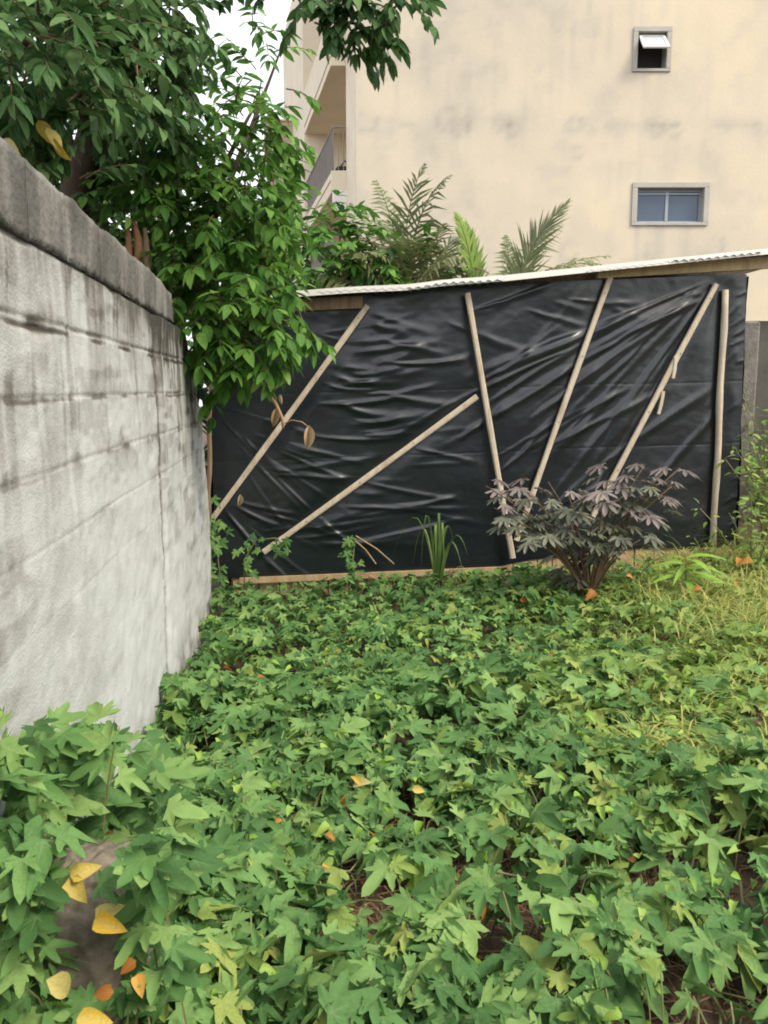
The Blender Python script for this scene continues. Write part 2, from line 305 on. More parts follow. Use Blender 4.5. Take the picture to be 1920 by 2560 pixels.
def spray(Lv, tw, p, d, length, size, n=9, droop=.5, tp=4, pair=True):
    """a twig with leaves set alternately along it; returns the tip"""
    d = np.array(d, float); d /= np.linalg.norm(d); p = np.array(p, float); pts = [p]; k = max(3, n // 2)
    for i in range(k):
        d = d + np.array([0, 0, -droop * .25]) + rvec() * .08; d /= np.linalg.norm(d); p = p + d * length / k; pts.append(p)
        side = np.cross(d, [0, 0, 1.]); side /= np.linalg.norm(side) + 1e-6
        for sg in (-1, 1):
            t = d * .65 + side * sg * RNG.uniform(.6, 1.1) + np.array([0, 0, -RNG.uniform(.0, .55) * droop * 1.6]) + rvec() * .2
            Lv.add(p, t, np.array([0, 0, 1.]) + rvec() * .45, size * RNG.uniform(.7, 1.2), int(RNG.integers(tp)))
    Lv.add(p, d + np.array([0, 0, -.3 * droop]), np.array([0, 0, 1.]) + rvec() * .4, size * RNG.uniform(.8, 1.2), int(RNG.integers(tp)))
    if tw is not None: tw.tube(pts, np.linspace(.006, .002, len(pts)), 4)
    return p
def bez(a_, b_, c_, n=8): a_, b_, c_ = map(lambda q: np.array(q, float), (a_, b_, c_)); return [(1 - t) ** 2 * a_ + 2 * t * (1 - t) * b_ + t * t * c_ for t in np.linspace(0, 1, n)]

# ------------------------------------------------------------------ ground
def gz(x, y):
    x = np.asarray(x, float); y = np.asarray(y, float)
    z = -.12 * sstep(3, 6.3, y) + .055 * np.clip(x, -1, 4) * sstep(1.5, 6, y)
    z = z + .30 * np.exp(-((x + .82) / .26) ** 2 - ((y - 1.75) / .62) ** 2)
    z = z + .16 * sstep(2.6, 4.5, x) * sstep(4, 8, y)
    return z + .07 * (fbm(x * 1.3 + 9, y * 1.3, 3, 4) - .5)
gx = np.concatenate([np.linspace(-400, -8, 14), np.linspace(-7, 7, 150), np.linspace(8, 400, 14)])
gy = np.concatenate([np.linspace(-400, -4, 12), np.linspace(-3, 12, 170), np.linspace(13, 600, 16)])
GX, GY = np.meshgrid(gx, gy); nx_, ny_ = len(gx), len(gy)
GZ = gz(GX, GY)
ii = (np.arange(ny_ - 1)[:, None] * nx_ + np.arange(nx_ - 1)[None]).ravel()
gr = mesh_np('ground', np.stack([GX.ravel(), GY.ravel(), GZ.ravel()], 1), np.stack([ii, ii + 1, ii + nx_ + 1, ii + nx_], 1), M['soil'], None, True)
tag(gr, 'brown soil with litter under the green vines', kind='structure')

# ------------------------------------------------------------------ boundary wall (left)
WD = np.array([-WK, 1, 0.]) ; WN = np.array([1, WK, 0.]) / math.hypot(1, WK)       # along (per metre of y), towards the camera side
def wl(y, out, z): return np.array([WX, 0, 0]) + WD * y + WN * out + np.array([0, 0, z])
endp = [on_wall(*p) for p in ((446, 741), (463, 800), (481, 930), (500, 1020), (512, 1120), (522, 1200), (527, 1300), (530, 1440))]
ey = np.array([p[1] for p in endp]); ez = np.array([p[2] for p in endp])
ztop = lambda y: np.interp(y, [0, 1.8, 4.6], [2.14, 2.165, ez[0]])
zend = lambda z: np.interp(z, ez[::-1], ey[::-1])                                    # y of the broken end at height z
z_l2 = on_wall(0, 560)[2]; Z2 = lambda y: np.interp(y, [1.7, 4.9], [on_wall(0, 560)[2], on_wall(464, 827)[2]])
Z3 = lambda y: np.interp(y, [1.7, 5.2], [on_wall(0, 797)[2], on_wall(477, 917)[2]])
wall = empty('boundary_wall', (WX, 0, 0), 'grey stained concrete block wall along the left with a dark top course', 'wall')
NZ, NY = 400, 520
tz = np.linspace(0, 1, NZ); ty = np.linspace(0, 1, NY); TY, TZ = np.meshgrid(ty, tz)
zlo = -.35
Zb = zlo + TZ * (1.72 - zlo); ylo = -2.5
Yb = ylo + TY * (zend(Zb) - ylo)
for _ in range(4): Zt = Z2(Yb) - .012; Zb = zlo + TZ * (Zt - zlo); Yb = ylo + TY * (zend(Zb) - ylo)
course = (Z2(Yb) - Zb) / .2
g1 = np.exp(-((course - np.round(course)) / .03) ** 2) * (np.round(course) >= 1) * np.clip(1.25 - np.round(course) * .22, .0, 1) * (.35 + .9 * fbm(Yb * 2, Zb * 2, 5))
jy = 3.93 + .01 * np.sin(Zb * 9) + .03 * (fbm(Zb * 5, Zb * 0, 8) - .5)
gj = np.exp(-((Yb - jy) / .03) ** 2)
chip = np.exp(-((Yb - on_wall(85, 815)[1]) / .07) ** 2 - ((Zb - on_wall(85, 815)[2]) / .022) ** 2)
trow = .18 * (fbm(Yb * 3, Zb * 3, 21, 5) - .5)
OUT = .030 * (fbm(Yb * 1.4, Zb * 1.4, 2, 3) - .5) + .014 * (fbm(Yb * 9, Zb * 9, 4, 4) - .5) - .007 * g1 - .005 * gj * (fbm(Yb * 30, Zb * 30, 6) > .42) - .016 * chip
OUT += .012 * sstep(3.98, 4.02, Yb) 
endd = zend(Zb) - Yb
OUT -= .07 * (1 - sstep(0, .22, endd)) ** 2
# wear and tone map: 0 clean pale render .. 1 black lichen
drip = fbm(Yb * 12 + .5 * fbm(Zb * 4, Yb * 3, 30), Zb * 1.1, 31, 5); drip2 = fbm(Yb * 26 + .6 * fbm(Zb * 5, Yb * 3, 34), Zb * 1.6, 35, 4)
topd = np.clip((Z2(Yb) - Zb), 0, 3)
st = .20 + .22 * (fbm(Yb * 1.6, Zb * 1.6, 41, 5) - .5) + .16 * (fbm(Yb * 12, Zb * 12, 43, 3) - .5)
st += (.16 + .26 * sstep(2, 3.2, Yb)) * np.exp(-topd / (.10 + .28 * fbm(Yb * 6, 0 * Yb, 36))) * sstep(.40, .66, drip) + .12 * np.exp(-topd / .5) * sstep(.45, .75, drip2)
st += .13 * sstep(.52, .72, drip2) * sstep(1.1, .2, topd) * sstep(.4, .6, fbm(Yb * 3, Zb * 1.5, 37)) + .14 * sstep(.45, .6, fbm(Yb * 5, Zb * 14, 38, 5)) * sstep(.4, .7, fbm(Yb * 1.2, Zb * 1.2, 39))
st += .6 * np.exp(-topd / .14) * sstep(2.2, 4.4, Yb)
st += .30 * g1 * sstep(.3, .7, fbm(Yb * 4, Zb * 3, 51)) + .25 * gj * sstep(.35, .6, drip2 * .5 + fbm(Yb * 14, Zb * 14, 53) * .5) + .35 * chip
crk = 0
for zc_, am in ((Z3(Yb), .5), (Z3(Yb) - .19, .28), (Z2(Yb) - .012, .6), (Z3(Yb) - .39, .12)):
    crk = crk + am * np.exp(-((Zb - zc_ - .016 * (fbm(Yb * 7, 0 * Yb, 55, 4) - .5)) / .0065) ** 2) * sstep(.38, .6, fbm(Yb * 4, Zb * 3, 57, 3))
st += crk; OUT -= .010 * crk
st += .10 * np.exp(-((course - np.round(course)) / .12) ** 2) * sstep(.5, .7, fbm(Yb * 5, Zb * 5, 59, 4))
blot = sstep(.60, .74, fbm(Yb * 2.2, Zb * 6, 61, 4)) * np.exp(-((topd - .5) / .18) ** 2); st += .33 * blot * sstep(2.4, 3.2, Yb)
st += .45 * sstep(3.95, 4.6, Yb) * np.exp(-topd / .45) * sstep(.35, .6, drip)
st += .35 * (1 - sstep(.0, .18, endd)) * (.4 + fbm(Zb * 5, Yb * 5, 71)) + .3 * sstep(.3, .02, Zb) * sstep(.4, .65, fbm(Yb * 3, Zb * 6, 81))  # darker towards the broken end and near the foot
P3 = np.array([WX, 0, 0]) + Yb.ravel()[:, None] * WD + OUT.ravel()[:, None] * WN + np.stack([0 * Zb.ravel(), 0 * Zb.ravel(), Zb.ravel()], 1)
back = P3.reshape(NZ, NY, 3)
ii = (np.arange(NZ - 1)[:, None] * NY + np.arange(NY - 1)[None]).ravel()
Fq = [np.stack([ii, ii + 1, ii + NY + 1, ii + NY], 1)]
# thickness: ring of boundary vertices swept back 0.15 m
ring = [*range(NY), *[r * NY + NY - 1 for r in range(1, NZ)], *[(NZ - 1) * NY + c for c in range(NY - 2, -1, -1)], *[r * NY for r in range(NZ - 2, 0, -1)]]
ring = np.array(ring); nb = len(P3); bk = P3[ring] - WN * .15
Fq.append(np.stack([ring, nb + np.arange(len(ring)), nb + np.roll(np.arange(len(ring)), -1), np.roll(ring, -1)], 1)[:, ::-1])
wall_cols = [(.0, (.55, .575, .58)), (.2, (.47, .49, .485)), (.38, (.335, .335, .32)), (.55, (.15, .145, .125)), (.85, (.055, .05, .045))]
M['wall'] = stain_tone_mat('weathered_render', wall_cols, bump=.35, bscale=120)
M['wallblock'] = stain_tone_mat('blackened_block', [(0, (.26, .25, .235)), (.4, (.13, .125, .115)), (.75, (.07, .066, .06)), (1, (.045, .042, .038))], bump=.8, bscale=40)
mesh_np('wall_face', np.concatenate([P3, bk]), np.concatenate(Fq), M['wall'], wall, True, dict(stain_and_glow=np.concatenate([st.ravel(), st.ravel()[ring]])))
mb = MB(); b_ = [wl(ylo, -.14, zlo), wl(6.2, -.14, zlo), wl(6.2, -.155, zlo), wl(ylo, -.155, zlo)]
mb.hexa([*b_, wl(ylo, -.14, 1.92), wl(4.7, -.14, 1.92), wl(4.7, -.155, 1.92), wl(ylo, -.155, 1.92)]); mb.build('wall_back', M['mortar'], wall)
# top course: single blocks in pale mortar
mb = MB(); ys_ = np.arange(-2.3, 4.75, .12)
for y0, y1 in zip(ys_, ys_[1:]):
    y1 = min(y1, 4.62); zz = [Z2(y0) + .004, Z2(y1) + .004, ztop(y1) - .02, ztop(y0) - .02]
    q_ = -.003 - .004 * RNG.random(); mb.hexa([wl(y0, q_, zz[0]), wl(y0, -.14, zz[0]), wl(y1, -.14, zz[1]), wl(y1, q_, zz[1]), wl(y0, q_, zz[3]), wl(y0, -.14, zz[3]), wl(y1, -.14, zz[2]), wl(y1, q_, zz[2])])
mb.build('mortar_bed', M['mortar'], wall)
joints = [-2.3, -1.9, -1.5, -1.1, -.7, -.3, .1, .5, .9, 1.3, 1.66] + [on_wall(u_, v_)[1] for u_, v_ in ((70, 440), (165, 520), (250, 600), (312, 650), (352, 690), (399, 730))] + [4.66]
for k, (y0, y1) in enumerate(zip(joints, joints[1:])):
    y0 += .004 + .008 * (k % 3 == 0); y1 -= .005; n, m_ = 16, 10; V = []; stn = []
    for side in (0, 1):
        for j in range(m_):
            for i in range(n):
                fy, fz = i / (n - 1), j / (m_ - 1); y = y0 + (y1 - y0) * fy
                zt = ztop(y) + .03 * (fbm(y * 9, 0.5, 91, 4) - .5)
                if k == len(joints) - 2: zt -= .10 * fy ** 2
                zb = Z2(y) + .002 + .022 * (fbm(y * 17, k + 3., 92, 4) - .5); z = zb + (zt - zb) * fz
                rnd = .003 * max((abs(fy - .5) * 2) ** 14, (abs(fz - .5) * 2) ** 14)
                o_ = (.001 + .006 * (float(fbm(y * 8, z * 8, 93 + k)) - .5) - rnd) if side == 0 else -.15 + rnd
                V.append(wl(y, o_, z)); stn.append(float(.45 + 1.3 * (fbm(y * 9, z * 2.2, 95, 5) - .5)))
    Fc = []
    for j in range(m_ - 1):
        for i in range(n - 1):
            a0 = j * n + i; Fc.append((a0, a0 + 1, a0 + n + 1, a0 + n)); a1 = a0 + n * m_; Fc.append((a1, a1 + n, a1 + n + 1, a1 + 1))
    h_ = n * m_
    for i in range(n - 1): Fc.append((i, i + h_, i + h_ + 1, i + 1)); t_ = (m_ - 1) * n + i; Fc.append((t_, t_ + 1, t_ + 1 + h_, t_ + h_))
    for j in range(m_ - 1): a0 = j * n; Fc.append((a0, a0 + n, a0 + n + h_, a0 + h_)); a1 = j * n + n - 1; Fc.append((a1, a1 + h_, a1 + n + h_, a1 + n))
    mesh_np('block', V, Fc, M['wallblock'], wall, True, dict(stain_and_glow=stn))

# ------------------------------------------------------------------ apartment building behind
BY = 17.0
pb = at(890, 500, BY); BX0 = pb[0]; BX1 = 13.0; BH = 13.6
bld = empty('apartment_building', (BX0, BY, 0), 'tall cream plastered building with two small windows and side balconies', 'building')
w1a, w1b = at(1596, 80, BY), at(1664, 172, BY); w2a, w2b = at(1594, 470, BY), at(1756, 556, BY)
holes = [(w1a[0], w1b[0], w1b[2], w1a[2]), (w2a[0], w2b[0], w2b[2], w2a[2])]
fx = sorted(set([*np.linspace(BX0, BX1, 130)] + [h[i] for h in holes for i in (0, 1)])); fz = sorted(set([*np.linspace(-.3, BH, 130)] + [h[i] for h in holes for i in (2, 3)]))
FX, FZ = np.meshgrid(fx, fz); nfx = len(fx); FYo = -.02 * (fbm(FX * .7, FZ * .7, 3, 3) - .5)
Fq = []
for j in range(len(fz) - 1):
    for i in range(nfx - 1):
        cx, cz = (fx[i] + fx[i + 1]) / 2, (fz[j] + fz[j + 1]) / 2
        if any(h[0] < cx < h[1] and h[2] < cz < h[3] for h in holes): continue
        a0 = j * nfx + i; Fq.append((a0, a0 + 1, a0 + nfx + 1, a0 + nfx))
st = .24 + .46 * (fbm(FX * .45, FZ * .45, 11, 5) - .5) + .14 * (1 - sstep(0, 5, FX - BX0)) * fbm(FX * .5, FZ * .4, 29, 3) + .14 * (fbm(FX * 1.6, FZ * 1.3, 17, 5) - .5) + .10 * (fbm(FX * 3, FZ * .5, 13, 4) - .5)  # besides stains, left painted greyer so the right seems warmly lit
zl1, zl2 = at(1200, 312, BY)[2], at(1600, 618, BY)[2]
for u_, v_, r_ in ((918, 305, .22), (1120, 300, .26), (1150, 318, .2), (1262, 305, .22), (1285, 322, .2), (1440, 312, .22), (1540, 316, .2), (1640, 322, .22), (1790, 315, .24), (1630, 628, .18), (1790, 615, .2), (1690, 325, .16), (1445, 380, .15), (1420, 630, .2)):
    q = at(u_, v_, BY); dd = np.hypot(FX - q[0], (FZ - q[2]) * 1.1) / r_; dd = dd + .9 * (fbm(FX * 3, FZ * 3, int(u_) + 1) - .5); st += .20 * np.exp(-((dd - .8) / .28) ** 2) * sstep(.35, .7, fbm(FX * 3.5, FZ * 3.5, int(u_), 5)) + .06 * np.exp(-dd ** 2)
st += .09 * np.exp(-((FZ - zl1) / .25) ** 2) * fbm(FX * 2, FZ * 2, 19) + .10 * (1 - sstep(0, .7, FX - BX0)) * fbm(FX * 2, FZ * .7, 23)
M['cream'] = stain_tone_mat('cream_plaster', [(0, (.685, .595, .44)), (.25, (.57, .515, .415)), (.42, (.49, .45, .38)), (.7, (.36, .335, .285)), (1, (.24, .22, .19))], bump=.25, bscale=14, grain=2.2)
st += .14 * sstep(.5, .62, fbm(FX * 1.1, FZ * 6, 61, 5)) * np.exp(-((FZ - zl1) / .12) ** 2) + .10 * sstep(.52, .66, fbm(FX * 2.2, FZ * 2.2, 63, 5))
st += .10 * sstep(.55, .72, fbm(FX * 7, FZ * .5, 47, 4)) * sstep(.4, .7, fbm(FX * .6, FZ * .5, 49)) - .12 * sstep(3, 8, FX) * (.4 + fbm(FX * .4, FZ * .4, 53))  # streaks, then the warm glow on the right put into the colour
for h in holes: st += .16 * (FZ < h[2]) * np.exp(-np.clip(h[2] - FZ, 0, 9) / .9) * sstep(h[0] - .2, h[0], FX) * sstep(h[1] + .2, h[1], FX) * sstep(.4, .65, fbm(FX * 6, FZ * .4, 71, 4))
mesh_np('facade', np.stack([FX.ravel(), BY + FYo.ravel(), FZ.ravel()], 1), np.array(Fq), M['cream'], bld, True, dict(stain_and_glow=st.ravel()))
SKEW = .231                                            # the side of the building is not square to its front
class KB(MB):
    def build(s, *a_, **k_): s.v = [(x - SKEW * (y - BY), y, z) for x, y, z in s.v]; return MB.build(s, *a_, **k_)
BN, BD, BR = BY + 1.06, BY + 5.4, BX0 + 1.7              # near end and far end of the balconies, back of their recess
mb = KB(); mb.box(BX0 + .001, BX0 + .25, BY + .03, BN, -.3, BH - .3); mb.build('return_wall', M['side'], bld)
mb = KB(); mb.box(BR, BX1, BN + .3, BD + 5, -.3, BH - .3); mb.box(BX0 + .251, BX1, BY + .35, BN + .296, -.3, BH - .3); mb.box(BX0, BX1 + 1, BY + .03, BD + 5, BH - .297, BH); mb.build('body', M['side'], bld)
bxo = at(827, 164, BN)[0] + SKEW * (BN - BY); rw = at(760, 331, BD)[0] + SKEW * (BD - BY)
mb = KB(); mb.box(rw, BR - .004, BD, BD + 4.9, -.3, BH - .301); mb.build('rear_wing', M['side'], bld)
z1 = at(827, 164, BN)[2]; z2 = at(841, 426, BN)[2]; z0 = z2 - (z1 - z2)
KB().box(bxo, BR - .006, BN + .004, BD - .004, z1, z1 + .18, .01).build('balcony_slab', M['side'], bld)
mb = KB(); mb.box(bxo - .02, bxo + .12, BN + .002, BD - .004, z1 + .183, z1 + 1.05, .01); mb.box(bxo + .122, BX0 - .004, BN + .002, BN + .14, z1 + .183, z1 + 1.05, .01); mb.build('parapet', M['side'], bld)
for zs_ in (z2, z0):
    KB().box(bxo, BR - .006, BN + .09, BD - .004, zs_ - .16, zs_, .01).build('balcony_slab', M['side'], bld)
    mb = KB(); mb.box(bxo - .01, BX0 + .2, BN + .003, BN + .086, zs_ - .42, zs_, .01); mb.box(bxo + .02, bxo + .2, BN + .09, BD - .004, zs_ - .42, zs_ - .164, .01); mb.build('balcony_beam', M['side'], bld)
    KB().box(bxo + .02, BX0 + .2, BN - .03, BN + .08, zs_ - .85, zs_ - .424, .01).build('balcony_planter', M['white'], bld)
    mb = KB(); xo = bxo + .05; yn = BN + .05; mb.tube([(xo, yn, zs_ + .92), (xo, BD, zs_ + .92)], .025, 6); mb.tube([(xo, yn, zs_ + .1), (xo, BD, zs_ + .1)], .016, 6)
    for y in np.arange(yn, BD - .05, .12): mb.tube([(xo, y, zs_ - .01), (xo, y, zs_ + .92)], .011, 5)
    for x in np.arange(xo, BX0 + .1, .11): mb.tube([(x, yn, zs_ - .01), (x, yn, zs_ + .92)], .010, 5)
    mb.tube([(xo, yn, zs_ + .92), (BX0 + .15, yn, zs_ + .92)], .022, 6); mb.build('railing', M['steel'], bld)
    if zs_ == z2: mb = KB(); q_ = at(850, 420, BN + .5) + np.array([SKEW * (BN + .5 - BY), 0, 0]); mb.box(q_[0] - .1, q_[0] + .22, BN + .35, BN + .6, zs_ + .002, zs_ + .20, .03); mb.tube([(q_[0], BN + .4, zs_ + .2), (q_[0] + .1, BN + .45, zs_ + .33), (q_[0] + .2, BN + .4, zs_ + .22)], .02, 6); mb.build('bucket_and_rags', M['inner'], bld)
# windows
def reveal(h, name):
    mb = MB(); x0, x1, z0, z1 = h; y0, y1 = BY - .001, BY + .28
    mb.add([(x0, y0, z0), (x1, y0, z0), (x1, y0, z1), (x0, y0, z1), (x0, y1, z0), (x1, y1, z0), (x1, y1, z1), (x0, y1, z1)], [(0, 1, 5, 4), (1, 2, 6, 5), (2, 3, 7, 6), (3, 0, 4, 7)]); return mb
def band(h, t, y0, y1, grow=.0):
    x0, x1, z0, z1 = h; mb = MB(); g = grow
    mb.box(x0 - t - g, x1 + t + g, y0, y1, z1 + .001, z1 + t + g, .006); mb.box(x0 - t - g, x1 + t + g, y0, y1, z0 - t * .6, z0 - .001, .006)
    mb.box(x0 - t - g, x0 - .001, y0, y1, z0, z1, .006); mb.box(x1 + .001, x1 + t + g, y0, y1, z0, z1, .006); return mb
h1, h2 = holes
win = MB(); win = reveal(h2, 'w'); wo = win.build('window', M['render'], bld); wo['label'] = 'wide sliding window with blue glass'
band(h2, .11, BY - .035, BY - .012).build('surround', M['render'], wo)
def frame(h, t, y): x0, x1, z0, z1 = h; mb = MB(); mb.box(x0 + .002, x1 - .002, y, y + .05, z1 - t, z1 - .002); mb.box(x0 + .002, x1 - .002, y, y + .05, z0 + .002, z0 + t); mb.box(x0 + .002, x0 + t, y, y + .05, z0 + t, z1 - t); mb.box(x1 - t, x1 - .002, y, y + .05, z0 + t, z1 - t); return mb
f2 = frame(h2, .05, BY + .12); xm = (h2[0] + h2[1]) / 2 - .03; f2.box(xm - .03, xm + .03, BY + .115, BY + .165, h2[2] + .05, h2[3] - .051); f2.box(h2[0] + .05, h2[1] - .05, BY + .112, BY + .16, h2[3] - .105, h2[3] - .075); f2.build('frame', M['alu'], wo)
MB().box(h2[0] + .05, xm - .03, BY + .135, BY + .145, h2[2] + .05, h2[3] - .051).build('pane', M['glass'], wo); MB().box(xm + .03, h2[1] - .05, BY + .15, BY + .16, h2[2] + .05, h2[3] - .051).build('pane', M['glass'], wo)
wo = reveal(h1, 'w').build('window', M['render'], bld); wo['label'] = 'small top hung window tilted open'
band(h1, .10, BY - .03, BY - .012).build('surround', M['render'], wo)
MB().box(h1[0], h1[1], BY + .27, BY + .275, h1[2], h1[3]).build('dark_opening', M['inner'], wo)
hx0, hx1 = h1[0] + .03, h1[1] - .03; zt, zb = h1[3] - .03, h1[2] + .30
mb = MB()
def tilt(x0, x1, f0, f1, th=.03, oy=0):
    a0 = np.array([0, BY + .05, zt]); b0 = np.array([0, BY - .30, zb - .0]); q = lambda x, f, o: np.array([x, 0, 0]) + a0 + (b0 - a0) * f + np.array([0, .8, -.8]) * o
    return [q(x0, f1, oy), q(x1, f1, oy), q(x1, f1, oy + th), q(x0, f1, oy + th), q(x0, f0, oy), q(x1, f0, oy), q(x1, f0, oy + th), q(x0, f0, oy + th)]
mb.hexa(tilt(hx0, hx1, 0, .1)); mb.hexa(tilt(hx0, hx1, .9, 1)); mb.hexa(tilt(hx0, hx0 + .05, .1, .9)); mb.hexa(tilt(hx1 - .05, hx1, .1, .9)); mb.build('sash', M['white'], wo)
MB().hexa(tilt(hx0 + .05, hx1 - .05, .1, .9, .008, .011)).build('pane', M['frost'], wo)
# further block building
b2 = empty('block_building', (at(720, 500, 25)[0], 25, 0), 'distant tan hollow block building half hidden by the leafy tree', 'building')
q0, q1 = at(664, 300, 25), at(775, 420, 25); zt2 = q0[2]
MB().box(q0[0], q1[0] + 1.5, 25, 31, -.3, zt2 - .9).build('wall', bw, b2); MB().box(q0[0] - .1, q1[0] + 1.5, 24.9, 31, zt2 - .896, zt2 - .7, .02).build('roof_slab', M['side'], b2)
MB().box(q0[0] - .05, q1[0] + 1.5, 24.95, 25.1, zt2 - .697, zt2 - .06).build('parapet', bw, b2); MB().box(q0[0] - .12, q1[0] + 1.5, 24.88, 25.16, zt2 - .057, zt2, .015).build('coping', M['side'], b2)
for zz in (zt2 - 2.4, zt2 - 5.2):
    wo = MB().box(q0[0] + .35, q0[0] + 1.15, 24.96, 24.995, zz - .6, zz + .5).build('window', M['side'], b2); MB().box(q0[0] + .42, q0[0] + 1.08, 24.94, 24.958, zz - .53, zz + .43).build('pane', M['glassd'], wo)

# ------------------------------------------------------------------ shack under black plastic
sh = empty('tarp_shack', SL, 'makeshift shed wrapped in black plastic held by slanting wooden battens', 'shed')
sR, zR0 = on_shack(1838, 1366); _, zL0 = on_shack(530, 1446); _, zRt = on_shack(1865, 690); _, zLt = on_shack(640, 745); sRt = on_shack(1866, 700)[0]
ztarp = lambda s: zLt + (zRt - zLt) * (np.asarray(s) / sR) + .0
sq, zq = zip(*[on_shack(u_, v_) for u_, v_ in ((520, 1452), (620, 1442), (900, 1432), (1240, 1418), (1330, 1400), (1560, 1372), (1700, 1372), (1838, 1366))])
zbot = lambda s: np.interp(s, sq, zq)
NS, NT = 520, 300
ts, tt = np.meshgrid(np.linspace(0, 1, NS), np.linspace(0, 1, NT))
S_ = ts * (sR + (sRt - sR) * tt); Zt_ = zbot(S_) + tt * (ztarp(S_) + .02 - zbot(S_))
H = np.zeros_like(S_)
rg = random.Random(3)
def fold(p0, p1, wd, amp, bend=0., asym=.85):
    global H
    p0 = on_shack(*p0); p1 = on_shack(*p1); d = p1 - p0; L_ = np.linalg.norm(d); d = d / L_; nrm = np.array([-d[1], d[0]])
    if nrm[1] < 0: nrm = -nrm
    al = ((S_ - p0[0]) * d[0] + (Zt_ - p0[1]) * d[1]) / L_; ac = (S_ - p0[0]) * nrm[0] + (Zt_ - p0[1]) * nrm[1]
    ac = ac - bend * 4 * al * (1 - al) + .012 * (fbm(al * 5, 0 * al, rg.randrange(999), 2) - .5)
    w_ = max(wd, .02) * 1.2 * (.55 + .7 * np.clip(al, 0, 1)); env = sstep(-.08, .22, al) * sstep(1.08, .7, al); ww = np.where(ac > 0, w_ * asym, w_)
    H = H + amp * env * np.exp(-(ac / ww) ** 2)
for i in range(30):                                   # fan from the top of the right batten
    a_ = R(rg.uniform(118, 160)); l0 = rg.uniform(10, 420); l1 = l0 + rg.uniform(220, 620)
    c_ = (1800, 690); fold((c_[0] + math.cos(a_) * l0, c_[1] + math.sin(a_) * l0), (c_[0] + math.cos(a_) * l1, c_[1] + math.sin(a_) * l1), rg.uniform(.018, .045), rg.uniform(.007, .020), rg.uniform(-.03, .03))
for p0, p1, w0, a0 in (((1215, 1010), (1560, 800), .03, .022), ((1190, 960), (1420, 850), .025, .018), ((1340, 1130), (1700, 960), .03, .016), ((1480, 1180), (1790, 960), .034, .022), ((1560, 1300), (1800, 1020), .034, .022), ((1260, 1400), (1480, 1180), .03, .018), ((1560, 840), (1780, 740), .026, .016), ((1290, 1150), (1450, 980), .03, .016), ((1150, 1100), (1290, 1000), .03, .014)): fold(p0, p1, w0, a0, .015)
for i in range(12):                                   # long diagonals right of the middle batten
    u0, v0 = rg.uniform(1190, 1420), rg.uniform(930, 1340); a_ = R(rg.uniform(-48, -24)); l_ = rg.uniform(160, 420); fold((u0, v0), (u0 + math.cos(a_) * l_, v0 + math.sin(a_) * l_), rg.uniform(.016, .04), rg.uniform(.005, .014), rg.uniform(-.02, .03))
for i in range(20):                                   # sagging wrinkles between the two left battens
    u0, v0 = rg.uniform(800, 1000), rg.uniform(800, 1150); a_ = R(rg.uniform(-14, 12)); l_ = rg.uniform(90, 260); fold((u0, v0), (u0 + math.cos(a_) * l_, v0 + math.sin(a_) * l_), rg.uniform(.018, .038), rg.uniform(.006, .016), rg.uniform(-.06, .0))
for p0, p1, w0, a0 in (((930, 910), (1060, 865), .05, .018), ((880, 935), (1010, 915), .03, .02), ((800, 1010), (1030, 985), .024, .018), ((790, 1090), (1020, 1090), .018, .014)): fold(p0, p1, w0, a0, -.03)
for i in range(20):                                   # rays from the wall side
    c_ = rg.choice([(500, 1000), (530, 1240), (545, 1060)]); a_ = R(rg.uniform(8, 58)); l0 = rg.uniform(30, 180); l1 = l0 + rg.uniform(140, 420); fold((c_[0] + math.cos(a_) * l0, c_[1] + math.sin(a_) * l0), (c_[0] + math.cos(a_) * l1, c_[1] + math.sin(a_) * l1), rg.uniform(.010, .024), rg.uniform(.004, .011), rg.uniform(-.05, .02))
for i in range(20):                                   # bottom and the panel under the low batten
    u0, v0 = rg.uniform(640, 1080), rg.uniform(1080, 1420); a_ = R(rg.uniform(-14, 14)); l_ = rg.uniform(120, 380); fold((u0, v0), (u0 + math.cos(a_) * l_, v0 + math.sin(a_) * l_), rg.uniform(.014, .04), rg.uniform(.004, .013), rg.uniform(-.03, .0))
for i in range(9):                                   # top hem
    u0 = rg.uniform(700, 1700); v0 = np.interp(u0, [700, 1860], [770, 705]) + rg.uniform(0, 60); a_ = R(rg.uniform(-20, 25)); l_ = rg.uniform(80, 240); fold((u0, v0), (u0 + math.cos(a_) * l_, v0 + math.sin(a_) * l_), rg.uniform(.02, .045), rg.uniform(.004, .010), -.01)
for i in range(16):                                   # right edge puckers
    v0 = rg.uniform(740, 1350); u0 = rg.uniform(1800, 1840); a_ = R(rg.uniform(-60, -15)); fold((u0, v0), (u0 + math.cos(a_) * 60, v0 + math.sin(a_) * 60), .010, rg.uniform(.004, .008))
H += .05 * (fbm(S_ * 1.1, Zt_ * 1.1, 77, 3) - .5) + .010 * (fbm(S_ * 3.5 + Zt_ * 2, Zt_ * 5 - S_ * 2, 79, 3) - .5) + .0016 * (fbm(S_ * 18, Zt_ * 26, 83, 3) - .5)
